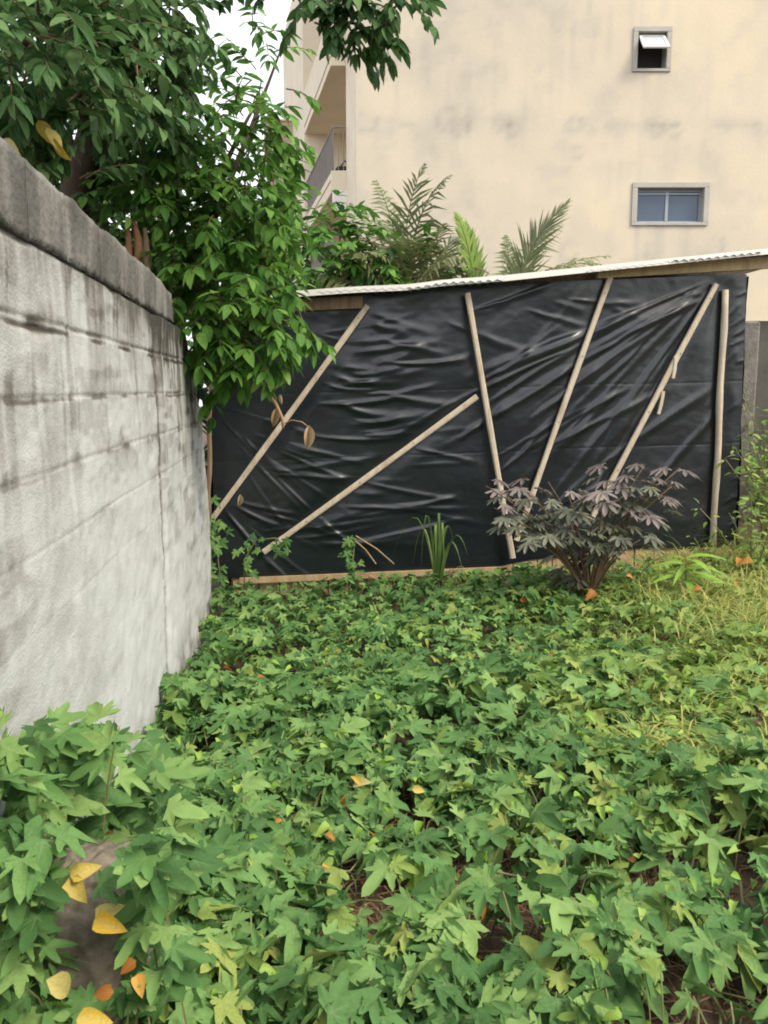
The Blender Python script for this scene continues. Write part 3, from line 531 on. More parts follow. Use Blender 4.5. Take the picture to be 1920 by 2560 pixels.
# horizontal packing creases of the sheet
for zc in (1.62, 1.05): H -= .0022 * np.exp(-((Zt_ - zc - .03 * S_ - .02 * (fbm(S_ * 2, 0 * S_, 5) - .5)) / .008) ** 2)
BAT = [((918, 765), (533, 1294)), ((1190, 990), (660, 1380)), ((1163, 735), (1279, 1392)), ((1522, 695), (1289, 1350)), ((1788, 712), (1478, 1290)), ((1809, 726), (1778, 1372))]
press = np.ones_like(H)
for b0, b1 in BAT:
    p0, p1 = on_shack(*b0), on_shack(*b1); d = p1 - p0; L_ = np.linalg.norm(d); d /= L_
    al = np.clip((S_ - p0[0]) * d[0] + (Zt_ - p0[1]) * d[1], 0, L_); dd = np.hypot(S_ - p0[0] - al * d[0], Zt_ - p0[1] - al * d[1]); press = np.minimum(press, sstep(.0, .16, dd) * .75 + .25)
H = H * press - .012 * (1 - press)
P3 = SL + S_.ravel()[:, None] * SD + H.ravel()[:, None] * SN; P3[:, 2] = Zt_.ravel()
ii = (np.arange(NT - 1)[:, None] * NS + np.arange(NS - 1)[None]).ravel()
mesh_np('tarp', P3, np.stack([ii, ii + 1, ii + NS + 1, ii + NS], 1), M['tarp'], sh, True)
# side and back sheets, with coarse folds
def sheet(p00, p10, p01, p11, nrm, n=60, m_=40):
    u_, v_ = np.meshgrid(np.linspace(0, 1, n), np.linspace(0, 1, m_)); a00, a10, a01, a11 = [np.array(p)[None, None] for p in (p00, p10, p01, p11)]
    X = (a00 * (1 - u_)[..., None] + a10 * u_[..., None]) * (1 - v_)[..., None] + (a01 * (1 - u_)[..., None] + a11 * u_[..., None]) * v_[..., None]
    X = X + np.array(nrm) * (.06 * (fbm(u_ * 9 + v_ * 4, v_ * 3, 15, 4) - .5))[..., None]; i_ = (np.arange(m_ - 1)[:, None] * n + np.arange(n - 1)[None]).ravel()
    mesh_np('tarp', X.reshape(-1, 3), np.stack([i_, i_ + 1, i_ + n + 1, i_ + n], 1), M['tarp'], sh, True)
D_ = 2.6
sheet(shk(sR + .01, -.0, zR0), shk(sR + .01, -D_, zR0), shk(sRt + .01, 0, zRt), shk(sRt + .01, -D_, zRt), SD)
sheet(shk(-.01, 0, zL0), shk(-.01, -D_, zL0), shk(-.01, 0, zLt), shk(-.01, -D_, zLt), -SD)
sheet(shk(.0, -D_, zL0), shk(sR, -D_, zR0), shk(.0, -D_, zLt), shk(sRt, -D_, zRt), SN)
# battens nailed over the sheet
side_of = lambda p0, p1: (lambda d: (SD * -d[1] + np.array([0, 0, d[0]])))((p1 - p0) / np.linalg.norm(p1 - p0))
def batten(b0, b1, wd, mt, out=.03, th=.03, round_=False, lab=None, k=0):
    p0, p1 = on_shack(*b0), on_shack(*b1); A_, B_ = shk(p0[0], out, p0[1]), shk(p1[0], out, p1[1]); mb = MB()
    if round_:
        n = 15; pts = [A_ + (B_ - A_) * i / (n - 1) + SD * .006 * math.sin(i * .9) for i in range(n)]; rr = [wd / 2 * (1.13 if i % 4 == 2 else 1) for i in range(n)]; mb.tube(pts, rr, 10)
    else:
        s_ = side_of(p0, p1); n = 6; bow = [.006 * math.sin(math.pi * i / n + k) for i in range(n + 1)]; V = []; Fc = []; c = .22
        sec = [(-.5, -.5), (.5, -.5), (.5, .5 - c), (.5 - c, .5), (-.5 + c, .5), (-.5, .5 - c)]
        for i in range(n + 1):
            q = A_ + (B_ - A_) * i / n + s_ * bow[i]; wv = wd * (1 + .07 * math.sin(i * 2.1 + k))
            for x_, y_ in sec: V.append(q + s_ * x_ * wv + SN * y_ * th)
        for i in range(n):
            for j in range(6): j2 = (j + 1) % 6; Fc.append((i * 6 + j, i * 6 + j2, i * 6 + 6 + j2, i * 6 + 6 + j))
        Fc += [tuple(range(5, -1, -1)), tuple(range(n * 6, n * 6 + 6))]; mb.add(V, Fc)
    o = mb.build('batten', mt, sh, round_)
    if lab: o['label'] = lab
    return o
for k, (b0, b1) in enumerate(BAT): batten(b0, b1, .048 if k != 5 else .058, M['bamboo'], out=.028 + (.03 if k == 2 else 0), round_=(k == 5), k=k, lab='jointed upright bamboo cane' if k == 5 else None)
for b0, b1 in (((1683, 890), (1676, 946)), ((1652, 978), (1640, 1035))): batten(b0, b1, .03, M['bamboo'], out=.05, th=.008)['label'] = 'loose split sliver'
o = batten((528, 920), (523, 1290), .04, M['oldwood'], out=.06, round_=True); o['label'] = 'brown upright pole next to the wall'
# nails
mb = MB()
for b0, b1 in BAT[:5]:
    for f in (.06, .3, .55, .8, .95):
        p = on_shack(b0[0] + (b1[0] - b0[0]) * f, b0[1] + (b1[1] - b0[1]) * f); mb.tube([shk(p[0], .04, p[1]), shk(p[0], .0465, p[1])], .006, 6)
mb.build('nails', M['rust'], sh)['kind'] = 'stuff'
# top plate, rafters, corner posts, roof sheets
zp = lambda s: zLt + (zRt - zLt) * s / sR
A_, B_ = shk(on_shack(640, 770)[0], .035, on_shack(640, 768)[1]), shk(on_shack(905, 757)[0], .035, on_shack(905, 757)[1]); MB().beam(A_, B_, .10, .035, (0, 0, 1), SN).build('top_board', M['oldwood'], sh)
A_, B_ = shk(on_shack(1490, 690)[0], .02, on_shack(1490, 683)[1]), shk(on_shack(1960, 660)[0], .02, on_shack(1960, 656)[1]); MB().beam(A_, B_, .10, .05, (0, 0, 1), SN).build('fascia_beam', M['plank'], sh)
for s_, o_ in ((.08, -.16), (sR - .08, -.16), (.08, -D_ + .1), (sR - .08, -D_ + .1), (sR * .5, -.16)):
    mb = MB(); mb.tube([shk(s_, o_, -.3), shk(s_, o_, zp(s_) - .09)], .045, 8); mb.build('post', M['oldwood'], sh, True)
edge = [(560, 748), (730, 733), (880, 722), (1020, 716), (1100, 705), (1240, 695), (1500, 668), (1700, 648), (1920, 626), (2060, 612)]
es, ezv = zip(*[on_shack(*p) for p in edge]); zroof = lambda s: np.interp(s, es, ezv)
for o_ in (-.06, -D_ * .5, -D_ + .06): MB().beam(shk(-.1, o_, zroof(-.1) - .095), shk(sR + .35, o_, zroof(sR + .35) - .095), .07, .05, (0, 0, 1), SN).build('rafter', M['oldwood'], sh)
cuts = np.linspace(es[0], es[-1], 8)
for k, (s0, s1) in enumerate(zip(cuts, cuts[1:])):
    n, m_ = 40, 8; s1 += .05; u_, v_ = np.meshgrid(np.linspace(s0, s1, n), np.linspace(0, 1, m_)); dz = .0035 * (k % 2)
    O_ = .16 + .02 * (k % 3) * .6 - v_ * (D_ + .5); Z_ = zroof(u_) - .035 + dz + .010 * np.sin(u_ * 2 * math.pi / .076) + .02 * (fbm(u_ * 3, v_ * 3, 33) - .5) + .0 * v_
    X = SL + u_[..., None] * SD + O_[..., None] * SN; X[..., 2] = Z_; Xl = X.copy(); Xl[..., 2] -= .004
    i_ = (np.arange(m_ - 1)[:, None] * n + np.arange(n - 1)[None]).ravel(); q = n * m_; Fq = [np.stack([i_, i_ + 1, i_ + n + 1, i_ + n], 1)[:, ::-1], np.stack([i_, i_ + 1, i_ + n + 1, i_ + n], 1) + q]
    j_ = np.arange(n - 1); Fq.append(np.stack([j_, j_ + q, j_ + 1 + q, j_ + 1], 1)); mesh_np('roof_sheet', np.concatenate([X.reshape(-1, 3), Xl.reshape(-1, 3)]), np.concatenate(Fq), M['zinc'], sh, True)
mb = MB(); pts = [shk(s_, .165, zroof(s_) - .03) for s_ in np.linspace(es[0], es[-1], 40)]
for a_, b_ in zip(pts, pts[1:]): mb.beam(a_, b_, .05, .006, (0, 0, 1), SN)
mb.build('drip_edge', M['white'], sh)  # edge coloured white to stand in for sky reflected on the zinc
# foot of the shed: rail and upright planks
A_, B_ = on_shack(600, 1450), on_shack(1250, 1422); MB().beam(shk(A_[0], .03, A_[1]), shk(B_[0], .03, B_[1]), .05, .03, (0, 0, 1), SN).build('foot_rail', M['plank'], sh)
s_ = .15; k = 0
while s_ < sR - .05:
    w_ = rg.uniform(.14, .24); zt_ = float(zbot(s_ + w_ / 2)) - .012 + (.0 if s_ < 2.3 else .03); x0, x1 = s_, min(s_ + w_ - .012, sR); o_ = -.02 + rg.uniform(-.008, .008) ; zd = -.35
    MB().hexa([shk(x0, o_, zd), shk(x1, o_, zd), shk(x1, o_ - .02, zd), shk(x0, o_ - .02, zd), shk(x0, o_, zt_), shk(x1, o_, zt_ + .008), shk(x1, o_ - .02, zt_ + .008), shk(x0, o_ - .02, zt_)]).build('plank', M['plank'], sh); s_ += w_

# ------------------------------------------------------------------ old fence wall right of the shed
fy_ = 9.2; q0, q1 = at(1850, 800, fy_), at(1895, 800, fy_)
fw = empty('concrete_fence', (q0[0], fy_, 0), 'dark mossy concrete wall behind the right end of the shed', 'wall')
n, m_ = 90, 60; u_, v_ = np.meshgrid(np.linspace(q1[0] - 1.6, q1[0] + 5, n), np.linspace(-.3, q0[2], m_)); stv = .62 + .9 * (fbm(u_ * 3, v_ * 1.2, 3, 5) - .5) + .25 * sstep(q0[2] - .5, q0[2], v_)
i_ = (np.arange(m_ - 1)[:, None] * n + np.arange(n - 1)[None]).ravel()
mesh_np('wall_face', np.stack([u_.ravel(), fy_ + .1 + .03 * (fbm(u_ * 6, v_ * 6, 9).ravel() - .5), v_.ravel()], 1), np.stack([i_, i_ + 1, i_ + n + 1, i_ + n], 1), M['wall'], fw, True, dict(stain_and_glow=stv.ravel()))
MB().box(q1[0] - 1.6, q1[0] + 5, fy_ + .13, fy_ + .25, -.3, q0[2] - .003).build('wall_core', M['mortar'], fw)
MB().box(q0[0] - .05, q1[0], fy_ - .08, fy_ + .08, -.3, q0[2] - .02, .02).build('pier', M['mortar'], fw)

# ------------------------------------------------------------------ trees
def limb(mb, a_, b_, r0, r1, sag=.1, n=8):
    a_, b_ = np.array(a_, float), np.array(b_, float); c_ = (a_ + b_) / 2 + np.array([0, 0, np.linalg.norm(b_ - a_) * sag]) + rvec() * .08 * np.linalg.norm(b_ - a_)
    p = bez(a_, c_, b_, n); mb.tube(p, np.linspace(r0, r1, n), 7); return p
def crown(Lv, tw, blobs, size, droop, n_leaf=9, tp=4, dens=1., shell=.35, root=None, out=.6, spl=.32):
    for (u_, v_, Y, rp, k) in blobs:
        c = at(u_, v_, Y); r = rp / F_PX * Y
        for i in range(int(k * dens)):
            d = rvec(); d[1] *= 1.0; q = c + d * r * (RNG.random() ** shell) * np.array([1, 1, .9])
            dirn = d * out + np.array([RNG.uniform(-.3, .5), -.35, RNG.uniform(-.2, .25)]) + rvec() * .35
            spray(Lv, tw, q, dirn, spl * RNG.uniform(.7, 1.2), size, n_leaf, droop, tp)
# dark tree, upper left
t1b = np.array([-2.75, 5.6, 0.]); t1b[2] = gz(t1b[0], t1b[1])
tree1 = empty('dark_tree', t1b, 'big dark green tree leaning over the left wall and the top of the view', 'tree')
Lv = Leaves(); tw = MB(); tr = MB()
fork = at(235, 330, 5.4); tr.tube(bez(t1b - np.array([0, 0, .2]), (t1b + fork) / 2 + np.array([-.15, 0, .3]), fork, 12), np.linspace(.15, .10, 12), 10); tr.build('trunk', M['bark'], tree1, True)
for q in (at(60, 100, 4), at(250, 40, 4.6), at(420, 90, 5), at(150, 250, 4.2), at(520, -260, 4.6), at(330, -200, 5)):
    mb = MB(); limb(mb, fork, q, .06, .02); mb.build('limb', M['bark'], tree1, True)
ov = at(520, -260, 4.6); mb = MB()
for q in (at(760, -60, 4.5), at(900, -40, 4.4), at(1040, -20, 4.4), at(660, -30, 4.6)): limb(mb, ov, q, .022, .006, .05)
mb.build('overhanging_branch', M['bark'], tree1, True)
crown(Lv, tw, [(30, 90, 3.3, 150, 34), (200, 60, 4.0, 170, 44), (340, 40, 4.8, 110, 44), (110, 230, 3.6, 120, 28), (300, 200, 5.0, 150, 50), (410, 90, 5.2, 50, 9), (180, 340, 5.6, 140, 36), (20, 330, 3.4, 60, 7),
               (60, 500, 3.6, 60, 6), (150, 500, 4.6, 90, 10), (300, 400, 6.0, 140, 34), (240, 560, 5.6, 120, 22), (330, 620, 5.6, 80, 14), (60, -60, 4, 220, 30), (280, -80, 5, 200, 40), (40, 200, 5.8, 220, 44), (260, 60, 6.2, 180, 44), (100, 120, 6, 220, 50)], .11, .6, 10, out=.6)
crown(Lv, tw, [(790, 20, 4.5, 50, 9), (850, 40, 4.45, 50, 10), (905, 55, 4.4, 42, 9), (960, 10, 4.4, 50, 8), (860, -20, 4.5, 80, 10), (1020, 5, 4.35, 30, 4), (930, 90, 4.4, 20, 3), (700, -50, 4.5, 60, 6), (600, -55, 4.6, 50, 4)], .10, .8, 8, out=.3, spl=.17)
tw.build('twigs', M['twig'], tree1, True)['kind'] = 'stuff'
Lv.emit(tree1, T_OV, M['dark'], 'leaf', 'foliage', 300)
Ly = Leaves()
for u_, v_, Y in ((118, 318, 3.3), (95, 300, 3.35), (10, 345, 3.1), (130, 345, 3.3)): Ly.add(at(u_, v_, Y), (.5, -.3, -.7), rvec() + np.array([0, -1, .4]), .13, 0)
Ly.emit(tree1, T_OV, M['yellow'], 'yellow_leaf', 'yellow_leaves')
# leafy tree at the wall's end
t2b = np.array([-1.95, 6.1, 0.]); t2b[2] = gz(t2b[0], t2b[1])
tree2 = empty('leafy_tree', t2b, 'bright green leafy tree hanging over the wall end and the shed corner', 'tree')
Lv = Leaves(); tw = MB(); mb = MB(); fork = at(470, 700, 6.0); mb.tube(bez(t2b - np.array([0, 0, .2]), (t2b + fork) / 2 + np.array([-.1, 0, .2]), fork, 10), np.linspace(.08, .055, 10), 9); mb.build('trunk', M['bark'], tree2, True)
for q in (at(430, 330, 5.8), at(560, 430, 5.6), at(660, 230, 6), at(640, 640, 5.8), at(640, 840, 5.3), at(700, 130, 6.2), at(780, 610, 6.4), at(520, 880, 5.4)):
    mb = MB(); limb(mb, fork, q, .032, .008, .08); mb.build('limb', M['bark'], tree2, True)
crown(Lv, tw, [(420, 310, 5.8, 110, 28), (540, 380, 5.6, 150, 44), (615, 310, 6.0, 85, 18), (500, 540, 5.4, 140, 44), (605, 560, 5.7, 105, 36), (560, 720, 5.3, 120, 40), (690, 490, 6.1, 50, 7), (625, 800, 5.2, 85, 26), (560, 840, 5.2, 70, 14), (700, 770, 5.2, 60, 8),
               (660, 190, 6.2, 60, 8), (640, 110, 6.3, 40, 4), (400, 470, 5.4, 100, 22), (440, 620, 5.5, 70, 16), (570, 640, 6.3, 130, 34), (520, 450, 6.4, 150, 30), (590, 930, 5.2, 40, 5)],
      .125, .7, 9, out=.5, spl=.28)
tw.build('twigs', M['twig'], tree2, True)['kind'] = 'stuff'
Lv.emit(tree2, T_OV, M['mid'], 'leaf', 'foliage', 300)
Ly = Leaves()
for u_, v_ in ((640, 925), (665, 915), (690, 925), (720, 935), (655, 945), (705, 920), (680, 940)): Ly.add(at(u_, v_, 5.1), (RNG.uniform(-1, 1), -.4, -.5), np.array([0, -.5, 1]) + rvec() * .3, .12, int(RNG.integers(4)))
Ly.emit(tree2, T_OV, M['lime'], 'young_leaf', 'young_leaves')
mb = MB(); mb.tube([at(u_, v_, 5.2) for u_, v_ in ((662, 950), (672, 985), (690, 1010), (705, 1045), (708, 1070))], [.009, .010, .011, .012, .008], 7)
dtw = mb.tube([at(708, 1060, 5.2), at(730, 1050, 5.2), at(755, 1055, 5.2), at(768, 1065, 5.2)], .003, 4).build('dead_twig', M['deadtwig'], tree2, True)
Ly = Leaves()
for (u_, v_, t_, sz) in ((772, 1062, (-.05, 0, -1), .17), (690, 1020, (-.15, 0, -1), .13), (700, 985, (.2, 0, -.7), .07), (600, 1235, (-.1, 0, -1), .11)): Ly.add(at(u_, v_, 5.2 if v_ < 1200 else 6.5), t_, np.array([.3, -1, .1]) + rvec() * .3, sz, int(RNG.integers(2)))
Ly.emit(dtw, T_DEAD, M['dead'], 'dead_leaf', 'dead_leaves')
# dense trees further back, closing the gap behind the two
for k, (x, y, hh, lab, bl) in enumerate(((-4.6, 9.5, 0, 'shadowy dense tree behind the dark tree at far left', [(60, 250, 9, 260, 60), (230, 420, 9, 200, 46), (100, 560, 9, 180, 26), (330, 320, 9.6, 160, 30), (140, 60, 9.5, 200, 46), (380, 560, 9, 130, 26), (500, 700, 9, 110, 20), (470, 850, 9, 120, 30), (500, 960, 8.6, 90, 26), (515, 1080, 8.4, 70, 14)]),
                                        (-1.9, 10.4, 0, 'dusky green tree between the leafy tree and the far block building', [(600, 560, 10, 120, 26), (720, 650, 10, 110, 24), (830, 660, 10, 80, 14), (480, 620, 10.3, 110, 20), (880, 690, 9.5, 60, 10)]))):
    b_ = np.array([x, y, float(gz(x, y))]); t = empty('dense_tree', b_, lab, 'tree'); Lv = Leaves(); tw = MB(); mb = MB(); fk = at(bl[0][0], bl[0][1], bl[0][2]); mb.tube(bez(b_, (b_ + fk) / 2, fk, 8), np.linspace(.16, .05, 8), 8); mb.build('trunk', M['bark'], t, True)
    crown(Lv, None, bl, .2, .7, 9, out=.5, spl=.45); Lv.emit(t, T_OV, M['dark'], 'leaf', 'foliage', 120)
b_ = np.array([-1.0, 9.7, float(gz(-1., 9.7))]); t = empty('leafy_bush', b_, 'loose leafy bush rising behind the left end of the shed roof', 'bush'); Lv = Leaves(); tw = MB()
for q in (at(760, 600, 9.6), at(850, 590, 9.6), at(950, 640, 9.5), at(700, 660, 9.5)): mb = MB(); limb(mb, b_, q, .03, .01, .05); mb.build('stem', M['bark'], t, True)
crown(Lv, None, [(720, 610, 9.5, 70, 18), (790, 640, 9.5, 80, 24), (870, 600, 9.6, 70, 18), (900, 660, 9.4, 60, 16), (820, 540, 9.7, 40, 6), (970, 680, 9.3, 50, 10), (680, 690, 9.4, 60, 14), (1060, 700, 9.4, 45, 6)], .17, .6, 8, out=.6, spl=.4)
Lv.emit(t, T_OV, M['mid'], 'leaf', 'foliage', 150)
# rusty stake and rotten stump end over the wall
st_ = empty('broken_stake', at(330, 650, 4.6), 'rusty brown broken stakes standing behind the wall top', 'post')
for pts, r_, nm in (([(322, 760), (323, 620), (318, 548)], .020, 'stake'), ([(345, 760), (346, 600), (334, 552)], .024, 'stake'), ([(368, 760), (368, 640), (362, 570)], .020, 'stake')):
    P_ = [at(u_, v_, 5.0) for u_, v_ in pts]; P_ = [np.array([P_[0][0], P_[0][1], -.2])] + P_; MB().tube(P_, [r_, r_, r_, r_ * .6], 7).build(nm, M['rust'] if pts[0][0] < 360 else M['oldwood'], st_)

# ------------------------------------------------------------------ palms behind the shed
def frond(parent, pts, m, wmax=.34, nl=26, rs=.012, ang=.8, droop=.4, lw=.034):
    P_ = [np.array(p, float) for p in pts]; sp = bez(P_[0], P_[1], P_[2], nl + 1); V = []; Fc = []; tint = []
    mb = MB(); mb.tube(sp, np.linspace(rs, rs * .25, nl + 1), 5); V += mb.v; Fc += mb.f
    for i in range(4, nl + 1):
        t = sp[i] - sp[i - 1]; t /= np.linalg.norm(t); s = np.cross(t, [0, -.45, 1.]); s /= np.linalg.norm(s); f = i / nl; L_ = wmax * (math.sin(math.pi * min(1, .18 + .82 * f) ** .9) * .9 + .16)
        for sg in (-1, 1):
            if RNG.random() < .06: continue
            d = t * ang + s * sg * RNG.uniform(.65, 1.1) + rvec() * .18; d /= np.linalg.norm(d); nn = np.cross(d, t); nn /= np.linalg.norm(nn) + 1e-6; acr = np.cross(nn, d); L2 = L_ * RNG.uniform(.8, 1.35); b = len(V); dz = np.array([0, 0, -droop * L2])
            q = [sp[i] + acr * lw * .3, sp[i] - acr * lw * .3, sp[i] + d * L2 * .45 + acr * lw * .5 + dz * .2, sp[i] + d * L2 * .45 - acr * lw * .5 + dz * .2, sp[i] + d * L2 + dz]
            V += [tuple(x) for x in q]; Fc += [(b, b + 1, b + 3, b + 2), (b + 2, b + 3, b + 4)]
    return mesh_np('frond', V, Fc, m, parent, False)
def palm(u, v, Y, label, fr, m, trunk=True):
    top = at(u, v, Y); base = np.array([top[0], top[1], float(gz(top[0], top[1]))]); p = empty('palm', base, label, 'palm', None)
    MB().tube([base - np.array([0, 0, .2]), base * .5 + top * .5, top], [.11, .09, .05], 9).build('trunk', M['bark'], p, True)
    for (um, vm, ym), (ut, vt, yt), mm, w_, *k in fr: frond(p, [top, at(um, vm, ym), at(ut, vt, yt)], M[mm] if mm else m, w_, *k)
palm(1010, 770, 9.6, 'feathery palm left of centre behind the shed roof', [
    ((1030, 500, 9.5), (1122, 440, 9.2), None, .5, 26, .014, .7, .45, .036), ((1000, 520, 9.5), (1060, 415, 9.4), None, .4, 24, .012, 1.0, .25, .034), ((1000, 560, 9.6), (940, 455, 9.8), None, .34), ((960, 600, 9.6), (850, 560, 9.6), None, .40), ((1080, 610, 9.4), (1110, 560, 9.0), None, .36), ((930, 660, 9.4), (820, 660, 9.3), None, .42),
    ((960, 580, 10), (900, 530, 10.4), None, .4), ((1050, 560, 10), (1060, 600, 10.6), None, .42), ((1060, 640, 9.2), (1150, 640, 9.0), None, .40), ((900, 640, 9.8), (860, 620, 10.2), None, .42), ((1000, 640, 9.2), (930, 630, 8.9), None, .4),
    ((880, 690, 9.2), (800, 690, 9.1), None, .42), ((940, 700, 9.1), (870, 600, 8.9), None, .42), ((1060, 700, 9.1), (1120, 610, 8.9), None, .4), ((990, 560, 9.9), (960, 560, 10.5), None, .44), ((1040, 600, 9.4), (1010, 590, 8.8), None, .42), ((920, 600, 9.5), (890, 640, 9.2), None, .42), ((1100, 640, 9.6), (1180, 600, 9.6), None, .38), ((980, 520, 10.2), (1000, 600, 10.8), None, .4)], M['palm'])
palm(1090, 800, 9.9, 'pale feathery palm behind the middle of the shed roof, right of the big feathery palm', [((1090 + dx, 640 + dy, 9.9 + k * .1), (1090 + tx, 600 + ty, 9.8 - k * .15), None, .42) for k, (dx, dy, tx, ty) in enumerate(((0, -30, 60, -10), (-30, -20, -90, 10), (40, 0, 90, 40), (-50, 10, -150, 50), (10, 10, 20, 70), (-10, -40, -30, -20), (30, -10, 120, 80)))], M['palm'])
palm(1190, 790, 9.3, 'narrow upright young palm frond behind the middle of the shed roof', [((1185, 620, 9.3), (1140, 535, 9.3), 'palmg', .26, 40, .02, 1.7, .1), ((1200, 650, 9.3), (1165, 560, 9.4), 'palmg', .24, 36, .016, 1.7, .1)], M['palmg'])
palm(1290, 800, 9.4, 'palm with a dark forked fan of fronds right of centre', [((1290, 620, 9.4), (1420, 505, 9.3), None, .42, 40, .022, 1.3, .12, .03), ((1275, 660, 9.4), (1265, 590, 9.6), None, .22), ((1330, 650, 9.5), (1520, 640, 9.3), None, .36), ((1350, 640, 9.8), (1500, 660, 10), None, .36), ((1220, 720, 9.4), (1150, 680, 9.3), None, .3), ((1300, 610, 9.6), (1400, 560, 10), None, .3)], M['palm'])

# ------------------------------------------------------------------ vines over the ground
vines = empty('sweet_potato_vines', (0, 3.5, 0), 'low green carpet of lobed sweet potato leaves filling the foreground', 'ground cover', kind='stuff')
Lv = Leaves(); Ly = Leaves(); Lo = Leaves(); stems = MB()
cnt = 0; tries = 0
def bare(u, v): # thin spots where the litter shows
    return max(math.exp(-((u - 1330) / 170) ** 2 - ((v - 2290) / 110) ** 2), .8 * math.exp(-((u - 1010) / 110) ** 2 - ((v - 2010) / 35) ** 2), 1.2 * math.exp(-((u - 250) / 140) ** 2 - ((v - 2290) / 210) ** 2), .7 * math.exp(-((u - 760) / 150) ** 2 - ((v - 2290) / 90) ** 2))
Lr = Leaves()
while cnt < 11200 and tries < 80000:
    tries += 1
    y = .5 + 6.25 * RNG.random() ** .9; x = RNG.uniform(-.62 * y - .2, .62 * y + .9)
    if x < WX - WK * y + .04: continue
    if (np.array([x, y, 0]) - SL) @ SN < .07: continue
    g = float(gz(x, y)); cl = float(fbm(x * 1.6, y * 1.6, 101, 3)); hgt = .05 + .26 * cl * RNG.random() ** .45
    if y < 2.4 and x < -.3: hgt += .16 * RNG.random() * math.exp(-((x + .8) / .35) ** 2)
    p = np.array([x, y, g + hgt]); q = proj(p)[0]
    if RNG.random() < bare(q[0], q[1]) * .93: continue
    gap = float(fbm(x * 3.1 + 40, y * 3.1, 107, 3))
    if RNG.random() < sstep(.5, .36, gap) * (.9 - .62 * sstep(2.1, 2.9, y)): continue
    if cl < .40 and RNG.random() < .2: continue
    if q[0] > 1500 and q[1] < 1900 and RNG.random() < .35 * (q[0] - 1500) / 400: continue
    th = RNG.uniform(0, 2 * math.pi); t = np.array([math.cos(th), math.sin(th) - .35, RNG.uniform(-.75, .1)]); nrm = np.array([RNG.normal() * .48, -.12 + RNG.normal() * .45, 1.])
    sz = RNG.uniform(.075, .145) * (.82 if y > 4.2 else 1) * (1 if RNG.random() > .3 else .6)
    (Lr if RNG.random() < .08 + .75 * sstep(.0, .42, x / y + .35 * (fbm(x * 2, y * 2, 111) - .5)) * sstep(1.8, 4.2, y) else Lv).add(p, t, nrm, sz, int(RNG.integers(6))); cnt += 1
    if y < 3.4 and RNG.random() < .7: r_ = np.array([x + RNG.normal() * .05, y + RNG.normal() * .05, g - .01]); stems.tube(bez(r_, (r_ + p) / 2 + np.array([RNG.normal() * .03, RNG.normal() * .03, .03]), p, 5), .0022, 3)
for i in range(60):                                   # creeping runners
    y = RNG.uniform(1.3, 4.5); x = RNG.uniform(-.5 * y, .5 * y)
    if x < WX - WK * y + .1: continue
    th = RNG.uniform(0, 6.28); pts = []
    for k in range(9): pts.append((x, y, float(gz(x, y)) + .04 + .07 * RNG.random())); th += RNG.normal() * .35; x += math.cos(th) * .09; y += math.sin(th) * .09
    if min(q[0] - (WX - WK * q[1]) for q in pts) > .05 and max(q[1] for q in pts) < 6: stems.tube(pts, .0035, 5)
# leaves that lean up against the wall near the camera
for i in range(330):
    u_, v_ = RNG.uniform(-30, 430), RNG.uniform(1800, 2520); lim = np.interp(u_, [0, 120, 240, 420], [1800, 1775, 1790, 1870])
    if v_ < lim or (v_ > 2070 and 80 < u_ < 365 and RNG.random() < (.93 if 130 < u_ < 300 and v_ < 2400 else .45)): continue
    Y = RNG.uniform(1.75, 2.15) * (1 if u_ < 300 else 1.12) if v_ < 2080 else RNG.uniform(1.35, 1.6); Y = min(Y, (.94 - .12 * RNG.random()) * .66 * F_PX / (724 - u_)); p = at(u_, v_, Y)
    Lv.add(p, (RNG.normal(), RNG.normal() - .1, RNG.uniform(-.5, .3)), (RNG.normal() * .4 + .2, -.5, 1), RNG.uniform(.075, .125) * (.85 if v_ > 2080 else 1), int(RNG.integers(6)))
    if RNG.random() < .12: r_ = np.array([p[0] + RNG.normal() * .06, p[1] + .08, float(gz(p[0], p[1]))]); stems.tube(bez(r_, (r_ + p) / 2 + rvec() * .04, p, 5), .0025, 3)
Lv.emit(vines, T_VINE, M['vine'], 'leaf', 'leaf_carpet', 260, 40); Lr.emit(vines, T_VINE, M['weed'], 'pale_leaf', 'pale_leaf_carpet', 40, 40)
stems.build('vine_stems', M['stem'], vines)['kind'] = 'stuff'
for (u_, v_, Y, sz, t_) in ((172, 2195, 1.42, .058, (.6, -.4, -.5)), (175, 2190, 1.42, .056, (.9, .2, .25)), (235, 2300, 1.37, .062, (.9, -.2, -.15)), (238, 2300, 1.38, .055, (.8, .4, .35)), (115, 2450, 1.26, .07, (.55, .3, -.6)), (190, 2550, 1.22, .06, (.9, .1, -.1)), (885, 1960, 2.75, .07, (.5, -.3, .3)), (905, 1955, 2.75, .05, (-.4, -.3, .4)), (1175, 2545, 1.7, .06, (1, 0, 0)), (1620, 2330, 2.0, .07, (.8, -.3, 0)), (1395, 2040, 2.6, .06, (.9, -.1, 0)), (1030, 1975, 2.7, .05, (1, 0, 0))):
    Ly.add(at(u_, v_, Y), t_, np.array([.1, -.8, .7]) + rvec() * .2, sz, int(RNG.integers(2)))
Ly.emit(vines, T_HEART, M['yellow'], 'yellow_leaf', 'yellow_leaves')
